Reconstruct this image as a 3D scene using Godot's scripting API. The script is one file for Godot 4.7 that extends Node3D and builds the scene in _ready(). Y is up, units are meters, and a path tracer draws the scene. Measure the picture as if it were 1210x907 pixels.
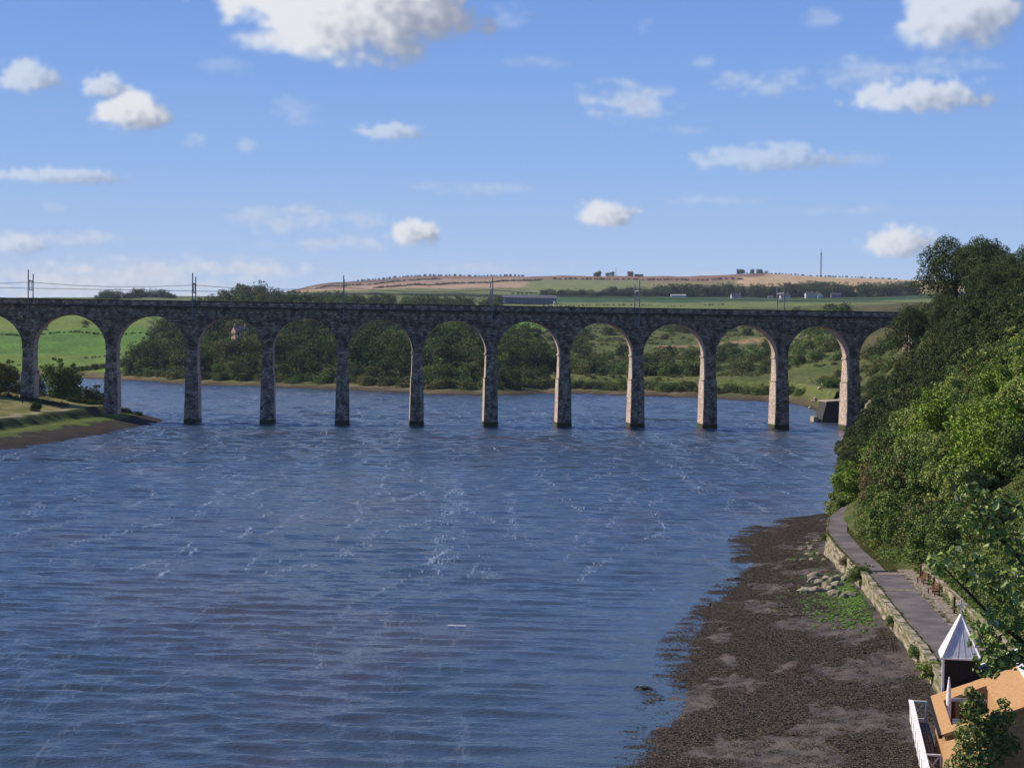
extends Node3D

# ------------------------------------------------------------------ state
var rng := RandomNumberGenerator.new()
var n1 := FastNoiseLite.new()
var n2 := FastNoiseLite.new()
var n3 := FastNoiseLite.new()
var n4 := FastNoiseLite.new()
var used := {}
var M := {}
var leaf_box := {}

const SUN_AZ := 24.0      # degrees behind the line of the viaduct
const SUN_EL := 40.0
const EXPOSURE := 1.4

# far country: heights in metres, columns are x / distance, rows are distance
const FU := [-0.4902, -0.3439, -0.2951, -0.2463, -0.1976, -0.1488, -0.1, -0.0512, -0.0024, 0.0463, 0.0951, 0.1439, 0.1927, 0.2415, 0.2902, 0.4854]
const FZ := [820.0, 980.0, 1150.0, 1330.0, 1560.0, 1850.0, 2250.0, 2900.0, 3700.0, 4700.0, 5600.0, 8000.0]
const FE := [
	[0.5, 2.1, 2.7, 3.2, 3.8, 4.3, 4.9, 5.4, 6.0, 6.5, 7.1, 7.6, 8.2, 8.7, 9.3, 11.4],
	[2.0, 2.5, 2.8, 3.2, 5.8, 10.3, 10.9, 11.6, 12.2, 9.1, 9.7, 12.8, 30.2, 40.4, 45.8, 53.2],
	[4.0, 5.0, 5.2, 6.0, 11.3, 21.6, 21.2, 20.9, 21.6, 15.7, 16.4, 19.5, 39.8, 47.9, 52.0, 61.2],
	[9.7, 13.3, 14.2, 15.1, 22.4, 36.3, 32.6, 31.6, 32.5, 28.8, 29.7, 31.9, 49.0, 54.4, 58.5, 69.2],
	[21.4, 26.9, 29.4, 32.7, 35.3, 53.1, 46.5, 44.5, 45.5, 43.6, 46.1, 48.7, 58.8, 62.9, 67.0, 78.8],
	[37.4, 42.9, 46.0, 49.0, 52.1, 66.8, 60.8, 59.4, 60.6, 60.0, 62.2, 65.2, 70.0, 74.0, 78.8, 91.0],
	[56.0, 62.6, 66.3, 70.0, 73.7, 79.6, 77.8, 76.0, 76.4, 78.0, 79.5, 82.0, 84.6, 89.4, 95.3, 109.0],
	[81.1, 88.3, 90.2, 93.6, 96.9, 100.3, 105.0, 105.5, 104.7, 106.6, 108.5, 109.0, 111.0, 117.2, 123.3, 138.1],
	[102.5, 110.0, 112.4, 114.9, 121.0, 123.4, 142.1, 146.4, 147.1, 147.7, 146.6, 149.1, 153.3, 157.6, 163.7, 177.1],
	[126.4, 135.8, 136.6, 139.8, 145.2, 150.6, 192.7, 211.8, 214.9, 218.1, 221.2, 231.2, 222.9, 219.2, 217.7, 225.7],
	[132.6, 143.8, 144.8, 148.5, 155.0, 158.7, 200.7, 215.3, 219.0, 222.8, 226.5, 235.7, 228.5, 232.3, 236.0, 245.5],
	[66.6, 82.6, 88.0, 93.3, 98.6, 104.0, 109.3, 114.7, 120.0, 125.3, 130.7, 136.0, 141.4, 146.7, 152.1, 173.4]]
# far shoreline: distance at x / distance
const SU := [-0.49, -0.295, -0.2513, -0.2171, -0.1859, -0.1341, -0.0756, -0.0414, -0.0072, 0.0172, 0.0464, 0.0757, 0.1197, 0.1587, 0.172, 0.1784, 0.1931, 0.25, 0.6]
const SD := [1110.0, 1080.0, 1061.0, 1014.0, 931.0, 903.0, 848.0, 803.0, 803.0, 850.0, 839.0, 836.0, 797.0, 759.0, 700.0, 623.0, 521.0, 450.0, 300.0]
# near right shore, foot of the river wall, left spit: x at distance
const RSZ := [40.0, 60.0, 94.0, 104.0, 111.0, 123.0, 134.0, 147.0, 169.0, 190.0, 200.0, 211.0, 222.0, 233.0, 246.0, 323.0, 447.0, 511.0, 623.0, 759.0, 900.0]
const RSX := [2.5, 5.5, 8.6, 9.6, 11.1, 13.2, 14.2, 17.5, 22.6, 27.2, 28.0, 29.5, 32.5, 38.0, 46.0, 61.0, 86.0, 100.6, 111.0, 120.5, 132.0]
const RPZ := [20.0, 60.0, 90.0, 103.0, 113.0, 124.0, 141.0, 155.0, 168.0, 184.0, 201.0, 215.0, 246.0, 323.0, 447.0, 511.0, 623.0, 760.0, 900.0]
const RPX := [12.0, 19.0, 23.4, 25.6, 26.8, 27.8, 29.6, 31.0, 31.9, 33.5, 36.8, 41.0, 49.5, 65.5, 91.0, 106.0, 119.0, 132.0, 145.0]
const LSZ := [250.0, 300.0, 356.0, 385.0, 426.0, 462.0, 505.0, 512.0, 520.0, 535.0, 570.0, 640.0, 760.0, 900.0]
const LSX := [-124.0, -112.0, -105.0, -102.2, -100.7, -99.2, -99.7, -104.0, -116.0, -132.0, -156.0, -196.0, -256.0, -330.0]

# ------------------------------------------------------------------ small helpers
func lut(xs: Array, ys: Array, x: float) -> float:
	if x <= xs[0]:
		return ys[0]
	for i in range(1, xs.size()):
		if x <= xs[i]:
			return lerpf(ys[i - 1], ys[i], (x - xs[i - 1]) / (xs[i] - xs[i - 1]))
	return ys[ys.size() - 1]

func sm(a: float, b: float, x: float) -> float:
	return smoothstep(a, b, x)

func numbered(called: String) -> String:
	var k: int = used.get(called, 0)
	used[called] = k + 1
	return called if k == 0 else "%s_%03d" % [called, k]

func tag(o: Node, label: String, category: String, group := "", kind := "") -> Node:
	if label: o.set_meta("label", label)
	if category: o.set_meta("category", category)
	if group: o.set_meta("group", group)
	if kind: o.set_meta("kind", kind)
	return o

func thing(called: String, label: String, category: String, at := Vector3.ZERO, turn := 0.0, group := "") -> Node3D:
	var o := Node3D.new()
	o.name = numbered(called)
	add_child(o)
	o.position = at
	o.rotation.y = turn
	tag(o, label, category, group)
	return o

func mesh_of(t: PackedVector3Array, c = null) -> ArrayMesh:
	var a := []
	a.resize(Mesh.ARRAY_MAX)
	a[Mesh.ARRAY_VERTEX] = t
	if c != null:
		a[Mesh.ARRAY_COLOR] = c
	var m := ArrayMesh.new()
	m.add_surface_from_arrays(Mesh.PRIMITIVE_TRIANGLES, a)
	return m

func part(called: String, mesh: Mesh, m: Material, parent: Node = null) -> MeshInstance3D:
	var o := MeshInstance3D.new()
	o.mesh = mesh
	o.material_override = m
	if parent == null:
		o.name = numbered(called)
		add_child(o)
	else:
		o.name = called
		parent.add_child(o, true)
	return o

func quad(t: PackedVector3Array, a: Vector3, b: Vector3, c: Vector3, d: Vector3) -> void:
	t.append(a); t.append(b); t.append(c); t.append(a); t.append(c); t.append(d)

func hexa(t: PackedVector3Array, p: Array) -> void:   # p: bottom ring 0..3, top ring 4..7, both counter-clockwise from above
	quad(t, p[0], p[1], p[2], p[3]); quad(t, p[7], p[6], p[5], p[4])
	for i in 4:
		var j := (i + 1) % 4
		quad(t, p[i], p[i + 4], p[j + 4], p[j])

func frustum(t: PackedVector3Array, base: Vector3, sx0: float, sz0: float, sx1: float, sz1: float, h: float, b := Basis.IDENTITY) -> void:
	var p := []
	for s in [[-1, 1], [1, 1], [1, -1], [-1, -1]]:
		p.append(base + b * Vector3(s[0] * sx0 / 2, 0, s[1] * sz0 / 2))
	for s in [[-1, 1], [1, 1], [1, -1], [-1, -1]]:
		p.append(base + b * Vector3(s[0] * sx1 / 2, h, s[1] * sz1 / 2))
	hexa(t, p)

func box(t: PackedVector3Array, centre: Vector3, size: Vector3, b := Basis.IDENTITY) -> void:
	frustum(t, centre - b * Vector3(0, size.y / 2, 0), size.x, size.z, size.x, size.z, size.y, b)

func box_mesh(centre: Vector3, size: Vector3, b := Basis.IDENTITY) -> ArrayMesh:
	var t := PackedVector3Array()
	box(t, centre, size, b)
	return mesh_of(t)

func beam(t: PackedVector3Array, a: Vector3, b: Vector3, w: float, h: float) -> void:
	var d := (b - a).normalized()
	var up := Vector3.UP if absf(d.y) < 0.95 else Vector3.RIGHT
	var s := d.cross(up).normalized()
	var u := s.cross(d)
	box(t, (a + b) / 2, Vector3(w, h, a.distance_to(b)), Basis(s, u, -d))

func tube(t: PackedVector3Array, pts: Array, rad: Array, sides := 6) -> void:
	var rings := []
	for i in pts.size():
		var d: Vector3 = (pts[mini(i + 1, pts.size() - 1)] - pts[maxi(i - 1, 0)]).normalized()
		var up := Vector3.UP if absf(d.y) < 0.9 else Vector3.RIGHT
		var s := d.cross(up).normalized()
		var u := s.cross(d)
		var r := []
		for k in sides:
			var a := TAU * k / sides
			r.append(pts[i] + (s * cos(a) + u * sin(a)) * rad[i])
		rings.append(r)
	for i in pts.size() - 1:
		for k in sides:
			var j := (k + 1) % sides
			quad(t, rings[i][k], rings[i][j], rings[i + 1][j], rings[i + 1][k])
	for k in range(1, sides - 1):
		t.append(rings[0][0]); t.append(rings[0][k + 1]); t.append(rings[0][k])
		var e = rings[rings.size() - 1]
		t.append(e[0]); t.append(e[k]); t.append(e[k + 1])

# indexed height field; rows and columns are given by a callable (i, j) -> Vector3
func sheet(ni: int, nj: int, at: Callable, color = null, uv_scale := 1.0) -> ArrayMesh:
	var v := PackedVector3Array()
	var c := PackedColorArray()
	var uv := PackedVector2Array()
	var nn := PackedVector3Array()
	v.resize(ni * nj); uv.resize(ni * nj); nn.resize(ni * nj)
	if color != null: c.resize(ni * nj)
	for i in ni:
		for j in nj:
			var p: Vector3 = at.call(i, j)
			v[i * nj + j] = p
			uv[i * nj + j] = Vector2(p.x, p.z) * uv_scale
			if color != null: c[i * nj + j] = color.call(p)
	for i in ni:
		for j in nj:
			var dx := v[i * nj + mini(j + 1, nj - 1)] - v[i * nj + maxi(j - 1, 0)]
			var dz := v[mini(i + 1, ni - 1) * nj + j] - v[maxi(i - 1, 0) * nj + j]
			var q := dx.cross(dz).normalized()
			nn[i * nj + j] = q if q.y > 0 else -q
	var ix := PackedInt32Array()
	ix.resize((ni - 1) * (nj - 1) * 6)
	var k := 0
	var flip := (v[1] - v[0]).cross(v[nj] - v[0]).y > 0.0
	for i in ni - 1:
		for j in nj - 1:
			var a := i * nj + j
			if flip:
				ix[k] = a; ix[k + 1] = a + nj; ix[k + 2] = a + 1
				ix[k + 3] = a + 1; ix[k + 4] = a + nj; ix[k + 5] = a + nj + 1
			else:
				ix[k] = a; ix[k + 1] = a + 1; ix[k + 2] = a + nj
				ix[k + 3] = a + 1; ix[k + 4] = a + nj + 1; ix[k + 5] = a + nj
			k += 6
	var r := []
	r.resize(Mesh.ARRAY_MAX)
	r[Mesh.ARRAY_VERTEX] = v
	r[Mesh.ARRAY_NORMAL] = nn
	r[Mesh.ARRAY_TEX_UV] = uv
	r[Mesh.ARRAY_TEX_UV2] = uv
	if color != null: r[Mesh.ARRAY_COLOR] = c
	r[Mesh.ARRAY_INDEX] = ix
	var m := ArrayMesh.new()
	m.add_surface_from_arrays(Mesh.PRIMITIVE_TRIANGLES, r)
	return m

func noise(kind: int, freq: float, octaves := 4, s := 1, fractal := FastNoiseLite.FRACTAL_FBM) -> FastNoiseLite:
	var n := FastNoiseLite.new()
	n.noise_type = kind
	n.frequency = freq
	n.fractal_octaves = octaves
	n.fractal_type = fractal
	n.seed = s
	return n

func noise_tex(n: FastNoiseLite, size: int, ramp: Array, normal := false, bump := 8.0) -> NoiseTexture2D:
	var t := NoiseTexture2D.new()
	t.width = size
	t.height = size
	t.seamless = true
	t.noise = n
	if normal:
		t.as_normal_map = true
		t.bump_strength = bump
	elif ramp:
		var g := Gradient.new()
		var offs := PackedFloat32Array()
		var cols := PackedColorArray()
		for r in ramp:
			offs.append(r[0]); cols.append(r[1])
		g.offsets = offs
		g.colors = cols
		t.color_ramp = g
	return t

func lin(r: float, g: float, b: float) -> Color:
	return Color(r, g, b).linear_to_srgb()

func mat(c: Color, rough := 0.85, spec := 0.35) -> StandardMaterial3D:
	var m := StandardMaterial3D.new()
	m.albedo_color = c
	m.roughness = rough
	m.metallic_specular = spec
	return m

func grain(m: StandardMaterial3D, tex: Texture2D, metres: float, normal: Texture2D = null, strength := 0.6) -> StandardMaterial3D:
	m.albedo_texture = tex
	m.uv1_triplanar = true
	m.uv1_world_triplanar = true
	m.uv1_scale = Vector3.ONE / metres
	if normal:
		m.normal_enabled = true
		m.normal_texture = normal
		m.normal_scale = strength
	return m

# ------------------------------------------------------------------ ground shape
func shore_distance(u: float) -> float:
	return lut(SU, SD, u)

func far_h(x: float, z: float) -> float:
	var zz := -z
	var u := x / zz
	var i := 1
	while i < FZ.size() - 1 and zz > FZ[i]:
		i += 1
	var j := 1
	while j < FU.size() - 1 and u > FU[j]:
		j += 1
	var fu: float = clampf((u - FU[j - 1]) / (FU[j] - FU[j - 1]), 0, 1)
	var fz: float = clampf((zz - FZ[i - 1]) / (FZ[i] - FZ[i - 1]), 0, 1)
	fu = fu * fu * (3 - 2 * fu)
	var h := lerpf(lerpf(FE[i - 1][j - 1], FE[i - 1][j], fu), lerpf(FE[i][j - 1], FE[i][j], fu), fz)
	h += n1.get_noise_2d(x * 0.5, z * 0.5) * clampf((zz - 950) / 400.0, 0, 1) * 3.0
	var d := zz - shore_distance(u)
	var s := d * 0.05
	if d > 0: s = d * 0.045
	if d > 34: s = 1.5 + (d - 34) * 0.08
	if d > 60: s = 3.6 + (d - 60) * 0.5
	s += n1.get_noise_2d(x * 3.0, z * 3.0) * 0.5 * clampf((d + 20) / 30.0, 0, 1)
	return minf(h, s)

func path_x(zz: float) -> float:
	return lut(RPZ, RPX, zz)

func bank_slope(zz: float) -> float:
	return lut([60.0, 120.0, 250.0, 380.0, 520.0, 700.0], [0.6, 0.75, 0.9, 1.25, 1.2, 0.7], zz)

func bank_h(x: float, z: float) -> float:
	var zz := -z
	var d := x - path_x(zz)
	var flat := lerpf(5.0, 1.0, sm(150, 215, zz))
	if d < flat:
		return lerpf(-1.2, 3.4, sm(-2.0 - 3.6 * sm(200, 230, zz), 0.6, d)) if zz > 205 else 3.35
	var e := d - flat
	var h := 3.4 + bank_slope(zz) * e
	var top := lut([60.0, 250.0, 420.0, 600.0], [16.0, 24.0, 31.0, 30.0], zz)
	if h > top: h = top + (h - top) * 0.22
	return h + n1.get_noise_2d(x * 4, z * 2) * minf(1.2, e * 0.2)

func spit_h(x: float, z: float) -> float:
	var d := lut(LSZ, LSX, -z) - x
	d += n1.get_noise_2d(x * 6.0, z * 6.0) * 1.4
	if d < 8: return d * 0.2
	if d < 10: return 1.6 + (d - 8) * 0.25
	if d < 14: return 2.1 + (d - 10) * 0.08
	if d < 17: return 2.4 + (d - 14) * 0.72
	if d < 22: return 4.55
	return 4.55 + minf((d - 22) * 0.14, 3.2) + n1.get_noise_2d(x * 5, z * 5) * 0.25

func beach_h(x: float, z: float) -> float:
	var zz := -z
	var a := lut(RSZ, RSX, zz)
	var b := path_x(zz)
	var t := x - a
	var h := t * lerpf(2.3, 1.1, sm(140, 200, zz)) / maxf(b - a, 3.0) if t > 0 else t * 0.05
	var m := n1.get_noise_2d(x * 7.0, z * 3.5)
	h += m * 0.16 + n2.get_noise_2d(x * 22.0, z * 11.0) * 0.075
	return h

func weed_mask(x: float, z: float) -> float:
	var v := n1.get_noise_2d(x * 7.0, z * 3.5) * 1.2 + n3.get_noise_2d(x * 5.0 + 80.0, z * 1.6) * 1.0 + 0.1
	v += n2.get_noise_2d(x * 16.0, z * 8.0) * 0.5
	return 0.06 + 0.94 * sm(-0.2, 0.22, v)

# ------------------------------------------------------------------ sky
# the picture's sky tones, at the exposure the scene is shown with
func sky_tone(r: int, g: int, b: int) -> Color:
	return (Color8(r, g, b).srgb_to_linear() * (1.0 / EXPOSURE)).linear_to_srgb()

func make_sky() -> Texture2D:
	var w := 4096
	var h := 2048
	var im := Image.create(w, h, false, Image.FORMAT_RGB8)
	var els := [0.0, 1.5, 3.0, 5.8, 8.6, 11.3, 20.0, 35.0, 60.0, 90.0]
	var cols := [sky_tone(206, 219, 238), sky_tone(194, 211, 237), sky_tone(173, 199, 236), sky_tone(148, 184, 235), sky_tone(131, 170, 231), sky_tone(117, 158, 226), sky_tone(92, 136, 212), sky_tone(74, 117, 198), sky_tone(58, 98, 180), sky_tone(50, 88, 168)]
	for y in h:
		var el := (0.5 - (y + 0.5) / h) * 180.0
		var c := sky_tone(120, 132, 140)
		if el >= 0:
			for i in range(1, els.size()):
				if el <= els[i]:
					c = cols[i - 1].lerp(cols[i], (el - els[i - 1]) / (els[i] - els[i - 1]))
					break
		im.fill_rect(Rect2i(0, y, w, 1), c)
	# azimuth, elevation, half width, half height (degrees), kind (1 heap, 0 wisp), strength
	var list := [
		[-5.3, 10.35, 4.5, 1.95, 1, 0.98], [-15.61, 8.13, 1.15, 0.62, 1, 0.72], [-13.39, 7.98, 0.75, 0.45, 1, 0.75], [-12.38, 7.09, 1.25, 0.8, 1, 0.97], [-4.09, 6.89, 1.15, 0.34, 1, 0.6],
		[-14.68, 5.15, 2.2, 0.3, 1, 0.6], [-7.29, 4.10, 3.4, 0.6, 0, 0.6], [-3.27, 3.6, 1.0, 0.5, 1, 0.95], [-14.14, 3.32, 3.0, 0.3, 0, 0.7], [-10.40, 2.4, 5.2, 0.5, 0, 0.95], [-13.0, 1.7, 6.0, 0.6, 0, 0.8],
		[-15.96, 2.92, 0.9, 0.35, 1, 0.6], [3.49, 8.11, 2.0, 0.75, 0, 0.8], [4.15, 10.43, 0.4, 0.35, 0, 0.6], [8.03, 8.67, 2.1, 0.5, 0, 0.75], [11.27, 8.95, 1.6, 0.62, 0, 0.6],
		[14.28, 10.4, 2.2, 1.35, 1, 0.85], [13.15, 7.98, 2.4, 0.62, 1, 0.8], [8.21, 6.10, 2.5, 0.52, 1, 0.5], [3.07, 4.27, 1.0, 0.5, 1, 0.9], [12.57, 3.38, 1.3, 0.58, 1, 0.9],
		[-5.76, 3.30, 2.7, 0.3, 0, 0.6], [-8.82, 6.41, 0.4, 0.25, 0, 0.5], [-10.44, 6.54, 0.45, 0.28, 0, 0.5], [-0.30, 10.72, 0.9, 0.5, 0, 0.4], [9.89, 10.65, 0.85, 0.4, 0, 0.5],
		[6.10, 9.33, 0.45, 0.2, 0, 0.5], [-14.93, 4.24, 0.6, 0.22, 0, 0.5], [-7.19, 7.6, 0.9, 0.6, 0, 0.35], [-15.0, 2.1, 4.5, 0.6, 0, 0.95], [-12.0, 1.2, 7.0, 0.5, 0, 0.9], [11.0, 6.2, 1.2, 0.3, 0, 0.35], [-1.5, 5.2, 2.5, 0.25, 0, 0.4], [6.5, 4.9, 2.2, 0.2, 0, 0.4], [10.5, 4.6, 2.0, 0.2, 0, 0.35], [-9.5, 8.9, 1.5, 0.3, 0, 0.35], [0.8, 9.3, 1.4, 0.25, 0, 0.35], [5.5, 7.2, 1.2, 0.2, 0, 0.35], [-1.0, 2.6, 3.0, 0.2, 0, 0.45], [8.0, 2.4, 4.0, 0.25, 0, 0.4], [13.5, 9.1, 2.2, 0.35, 0, 0.5]]
	var r := RandomNumberGenerator.new()
	r.seed = 77
	for k in 150:
		var az := r.randf_range(-180, 180)
		var el := 2.0 + 58.0 * pow(r.randf(), 1.6)
		if absf(az) < 19.0 and el < 13.5: continue
		var big := 0.6 + el / 12.0
		list.append([az, el, r.randf_range(0.5, 2.6) * big / maxf(0.35, cos(deg_to_rad(el))), r.randf_range(0.25, 0.7) * big, r.randi() % 2, r.randf_range(0.4, 0.95)])
	var nz := noise(FastNoiseLite.TYPE_SIMPLEX_SMOOTH, 1.0, 5, 5)
	nz.fractal_gain = 0.52
	var puff := noise(FastNoiseLite.TYPE_CELLULAR, 1.0, 3, 8)
	puff.cellular_return_type = FastNoiseLite.RETURN_DISTANCE
	var num := 0
	for c in list:
		num += 1
		var cx: float = c[0] / 360.0 * w
		var cy: float = (0.5 - c[1] / 180.0) * h
		var rx: float = c[2] / 360.0 * w
		var ry: float = c[3] / 180.0 * h
		for y in range(int(cy - ry * 1.7), int(cy + ry * 1.7) + 1):
			if y < 0 or y >= h / 2: continue
			for x in range(int(cx - rx * 1.5), int(cx + rx * 1.5) + 1):
				var px := (x + 0.5 - cx) / rx
				var py := -(y + 0.5 - cy) / ry
				var q := Vector2(px * c[2], py * c[3])   # degrees
				var a := 0.0
				var tone := 1.0
				var big := clampf(c[3] / 1.2, 0.25, 1.2)
				if c[4] == 1:
					var nn := nz.get_noise_3d(q.x * 0.6 / big, q.y * 0.8 / big, num * 7.3)
					var n4_ := nz.get_noise_3d(q.x * 2.0 / big, q.y * 2.6 / big, num * 3.1 + 40)
					var bl := -puff.get_noise_3d(q.x * 1.5 / big, q.y * 2.0 / big, num * 11.7) - 0.2
					var flatter := py * (1.5 if py < 0 else 0.9) - 0.1
					var d := 1.0 - sqrt(px * px + flatter * flatter) + nn * 0.55 + n4_ * 0.14 + bl * 0.32
					a = sm(0.02, 0.4 if py > -0.1 else 0.62, d) * c[5]
					tone = clampf(0.5 + 0.5 * py - (0.75 if c[2] > 3.0 else 0.45) * px + n4_ * 0.35 + nn * 0.35 + bl * 0.45, 0, 1)
				else:
					var nn := nz.get_noise_3d(q.x * 0.8, q.y * 2.0, num * 5.1)
					var n4 := nz.get_noise_3d(q.x * 2.6, q.y * 5.0, num * 9.1)
					var d := 1.0 - (px * px + py * py) + nn * 1.1 + n4 * 0.35
					a = sm(0.1, 1.3, d) * c[5] * 0.75
					tone = 0.72 + 0.3 * n4
				if a <= 0.003: continue
				var xx := posmod(x, w)
				var col := sky_tone(150, 158, 178).lerp(sky_tone(234, 235, 239), sm(0.05, 0.95, tone))
				im.set_pixel(xx, y, im.get_pixel(xx, y).lerp(col, a))
	return ImageTexture.create_from_image(im)

# ------------------------------------------------------------------ materials
func stone_image(tones: Array, mortar: Color, s: int, joint: int) -> ImageTexture:
	var r := RandomNumberGenerator.new()
	r.seed = s
	var im := Image.create(1024, 1024, false, Image.FORMAT_RGB8)
	im.fill(mortar)
	var y := 0
	while y < 1024:
		var hh := mini([32, 36, 40, 44][r.randi() % 4], 1024 - y)
		if 1024 - y - hh < 24: hh = 1024 - y
		var x := -r.randi_range(0, 60)
		while x < 1024:
			var ww := r.randi_range(50, 100)
			var c: Color = tones[r.randi() % tones.size()]
			c = c * r.randf_range(0.85, 1.15)
			im.fill_rect(Rect2i(x + joint, y + joint, ww - joint * 2, hh - joint * 2), c)
			for k in 5:   # weathered patches on the block
				var pw := r.randi_range(6, 26)
				var ph := r.randi_range(4, 12)
				im.fill_rect(Rect2i(x + joint + r.randi_range(0, maxi(1, ww - pw)), y + joint + r.randi_range(0, maxi(1, hh - ph)), pw, ph), c * r.randf_range(0.7, 1.3))
			x += ww
		y += hh
	im.resize(512, 512, Image.INTERPOLATE_LANCZOS)
	return ImageTexture.create_from_image(im)

# lines of foam drawn out by the current, thin and broken, running along v
func foam_image(strength: float) -> ImageTexture:
	var r := RandomNumberGenerator.new()
	r.seed = 91
	var n := 2048
	var im := Image.create(n, n, false, Image.FORMAT_RGBA8)
	im.fill(Color(0.78, 0.82, 0.9, 0.0))
	var wob := noise(FastNoiseLite.TYPE_SIMPLEX_SMOOTH, 0.004, 4, 92)
	for k in 330:
		var x := r.randf() * n
		var v := r.randf() * n
		var long := r.randi_range(90, 520)
		var drift := r.randf_range(-0.6, 0.6)
		var wide := r.randf_range(1.5, 6.0)
		var high := (0.07 + 0.2 * pow(r.randf(), 1.6)) * strength
		for i in long:
			x += drift + wob.get_noise_2d(k * 90.0, v * 2.2) * 2.2
			v += 1.0
			var f := sm(0.0, 0.2, float(i) / long) * sm(1.0, 0.7, float(i) / long) * clampf(0.4 + 2.2 * wob.get_noise_2d(v * 5.0, k * 70.0 + 9000.0), 0.0, 1.0)
			for d in 3:
				if r.randf() > f: continue
				var xx := int(x + r.randfn() * wide * 1.5)
				var a := high * r.randf_range(0.3, 1.5)
				for ii in r.randi_range(1, 4):
					for jj in r.randi_range(1, 3):
						var ux := posmod(xx + ii, n)
						var vv := posmod(int(v) + jj, n)
						im.set_pixel(ux, vv, Color(0.78, 0.82, 0.9, minf(0.4, a * 0.6 + im.get_pixel(ux, vv).a)))
	return ImageTexture.create_from_image(im)

func make_materials() -> void:
	var fine := noise_tex(noise(FastNoiseLite.TYPE_SIMPLEX_SMOOTH, 0.02, 6, 3), 512, [[0.2, Color(0.62, 0.62, 0.62)], [0.8, Color(1, 1, 1)]])
	var rough_n := noise_tex(noise(FastNoiseLite.TYPE_SIMPLEX_SMOOTH, 0.03, 5, 9), 512, [], true, 6.0)
	M.fine = fine
	M.rough_n = rough_n
	# darker masonry for the viaduct's outer faces, paler sandstone for its sides and vaults
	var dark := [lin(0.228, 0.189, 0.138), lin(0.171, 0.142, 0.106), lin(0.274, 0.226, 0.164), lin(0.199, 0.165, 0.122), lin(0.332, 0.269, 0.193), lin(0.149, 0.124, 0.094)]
	M.dark_stone = grain(mat(Color.WHITE, 0.95, 0.25), stone_image(dark, lin(0.11, 0.096, 0.08), 4, 2), 11.0, rough_n, 0.5)
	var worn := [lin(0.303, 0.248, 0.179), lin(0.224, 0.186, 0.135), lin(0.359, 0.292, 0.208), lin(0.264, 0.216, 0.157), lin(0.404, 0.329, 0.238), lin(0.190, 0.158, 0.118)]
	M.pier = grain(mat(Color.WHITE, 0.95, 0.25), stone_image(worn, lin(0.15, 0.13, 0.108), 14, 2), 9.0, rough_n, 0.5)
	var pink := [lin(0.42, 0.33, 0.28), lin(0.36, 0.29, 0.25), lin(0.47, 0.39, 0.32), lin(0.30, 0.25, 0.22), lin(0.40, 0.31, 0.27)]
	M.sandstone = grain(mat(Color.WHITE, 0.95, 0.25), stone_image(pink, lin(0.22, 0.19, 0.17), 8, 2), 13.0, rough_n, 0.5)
	var stain := noise_tex(noise(FastNoiseLite.TYPE_SIMPLEX_SMOOTH, 0.014, 6, 61), 512, [[0.25, Color(0.62, 0.62, 0.63)], [0.5, Color(0.86, 0.86, 0.86)], [0.75, Color(1, 1, 1)]])
	for mm in [M.dark_stone, M.pier]:
		mm.detail_enabled = true
		mm.detail_blend_mode = BaseMaterial3D.BLEND_MODE_MUL
		mm.detail_uv_layer = BaseMaterial3D.DETAIL_UV_2
		mm.uv2_triplanar = true
		mm.uv2_world_triplanar = true
		mm.uv2_scale = Vector3(1 / 19.0, 1 / 23.0, 1 / 19.0)
		mm.detail_albedo = stain
	M.algae = grain(mat(lin(0.06, 0.075, 0.03), 0.8), fine, 2.0)
	M.coping = grain(mat(lin(0.06, 0.058, 0.058), 0.95), fine, 4.0)
	var wallt := [lin(0.36, 0.31, 0.25), lin(0.30, 0.26, 0.22), lin(0.42, 0.37, 0.30), lin(0.25, 0.23, 0.19)]
	M.wall = grain(mat(Color.WHITE, 0.95, 0.25), noise_tex(noise(FastNoiseLite.TYPE_SIMPLEX_SMOOTH, 0.012, 6, 21), 512, [[0.22, lin(0.075, 0.09, 0.035)], [0.42, lin(0.15, 0.145, 0.085)], [0.58, lin(0.24, 0.205, 0.16)], [0.8, lin(0.34, 0.295, 0.24)]]), 6.0, rough_n, 0.8)
	M.wall.uv1_scale = Vector3(1 / 6.0, 1 / 3.0, 1 / 17.0)
	M.ruin = grain(mat(Color.WHITE, 0.95, 0.25), stone_image(wallt, lin(0.15, 0.14, 0.12), 12, 3), 8.0, rough_n, 0.8)
	# ground
	M.land = grain(mat(Color.WHITE, 0.95, 0.2), noise_tex(noise(FastNoiseLite.TYPE_SIMPLEX_SMOOTH, 0.012, 6, 31), 1024, [[0.2, Color(0.72, 0.72, 0.7)], [0.8, Color(1, 1, 1)]]), 60.0)
	M.land.vertex_color_use_as_albedo = true
	M.near_land = grain(mat(Color.WHITE, 0.95, 0.2), fine, 5.0, rough_n, 1.0)
	M.near_land.vertex_color_use_as_albedo = true
	M.beach = grain(mat(Color.WHITE, 0.7, 0.4), noise_tex(noise(FastNoiseLite.TYPE_SIMPLEX_SMOOTH, 0.05, 6, 33), 512, [[0.15, Color(0.55, 0.55, 0.55)], [0.85, Color(1, 1, 1)]]), 3.0, rough_n, 1.2)
	M.beach.vertex_color_use_as_albedo = true
	M.asphalt = grain(mat(lin(0.135, 0.122, 0.124), 0.95, 0.25), noise_tex(noise(FastNoiseLite.TYPE_SIMPLEX_SMOOTH, 0.008, 6, 35), 512, [[0.25, Color(0.8, 0.8, 0.81)], [0.75, Color(1, 1, 1)]]), 17.0, rough_n, 0.12)
	M.concrete = grain(mat(lin(0.30, 0.26, 0.22), 0.95, 0.25), fine, 3.0, rough_n, 0.5)
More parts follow.
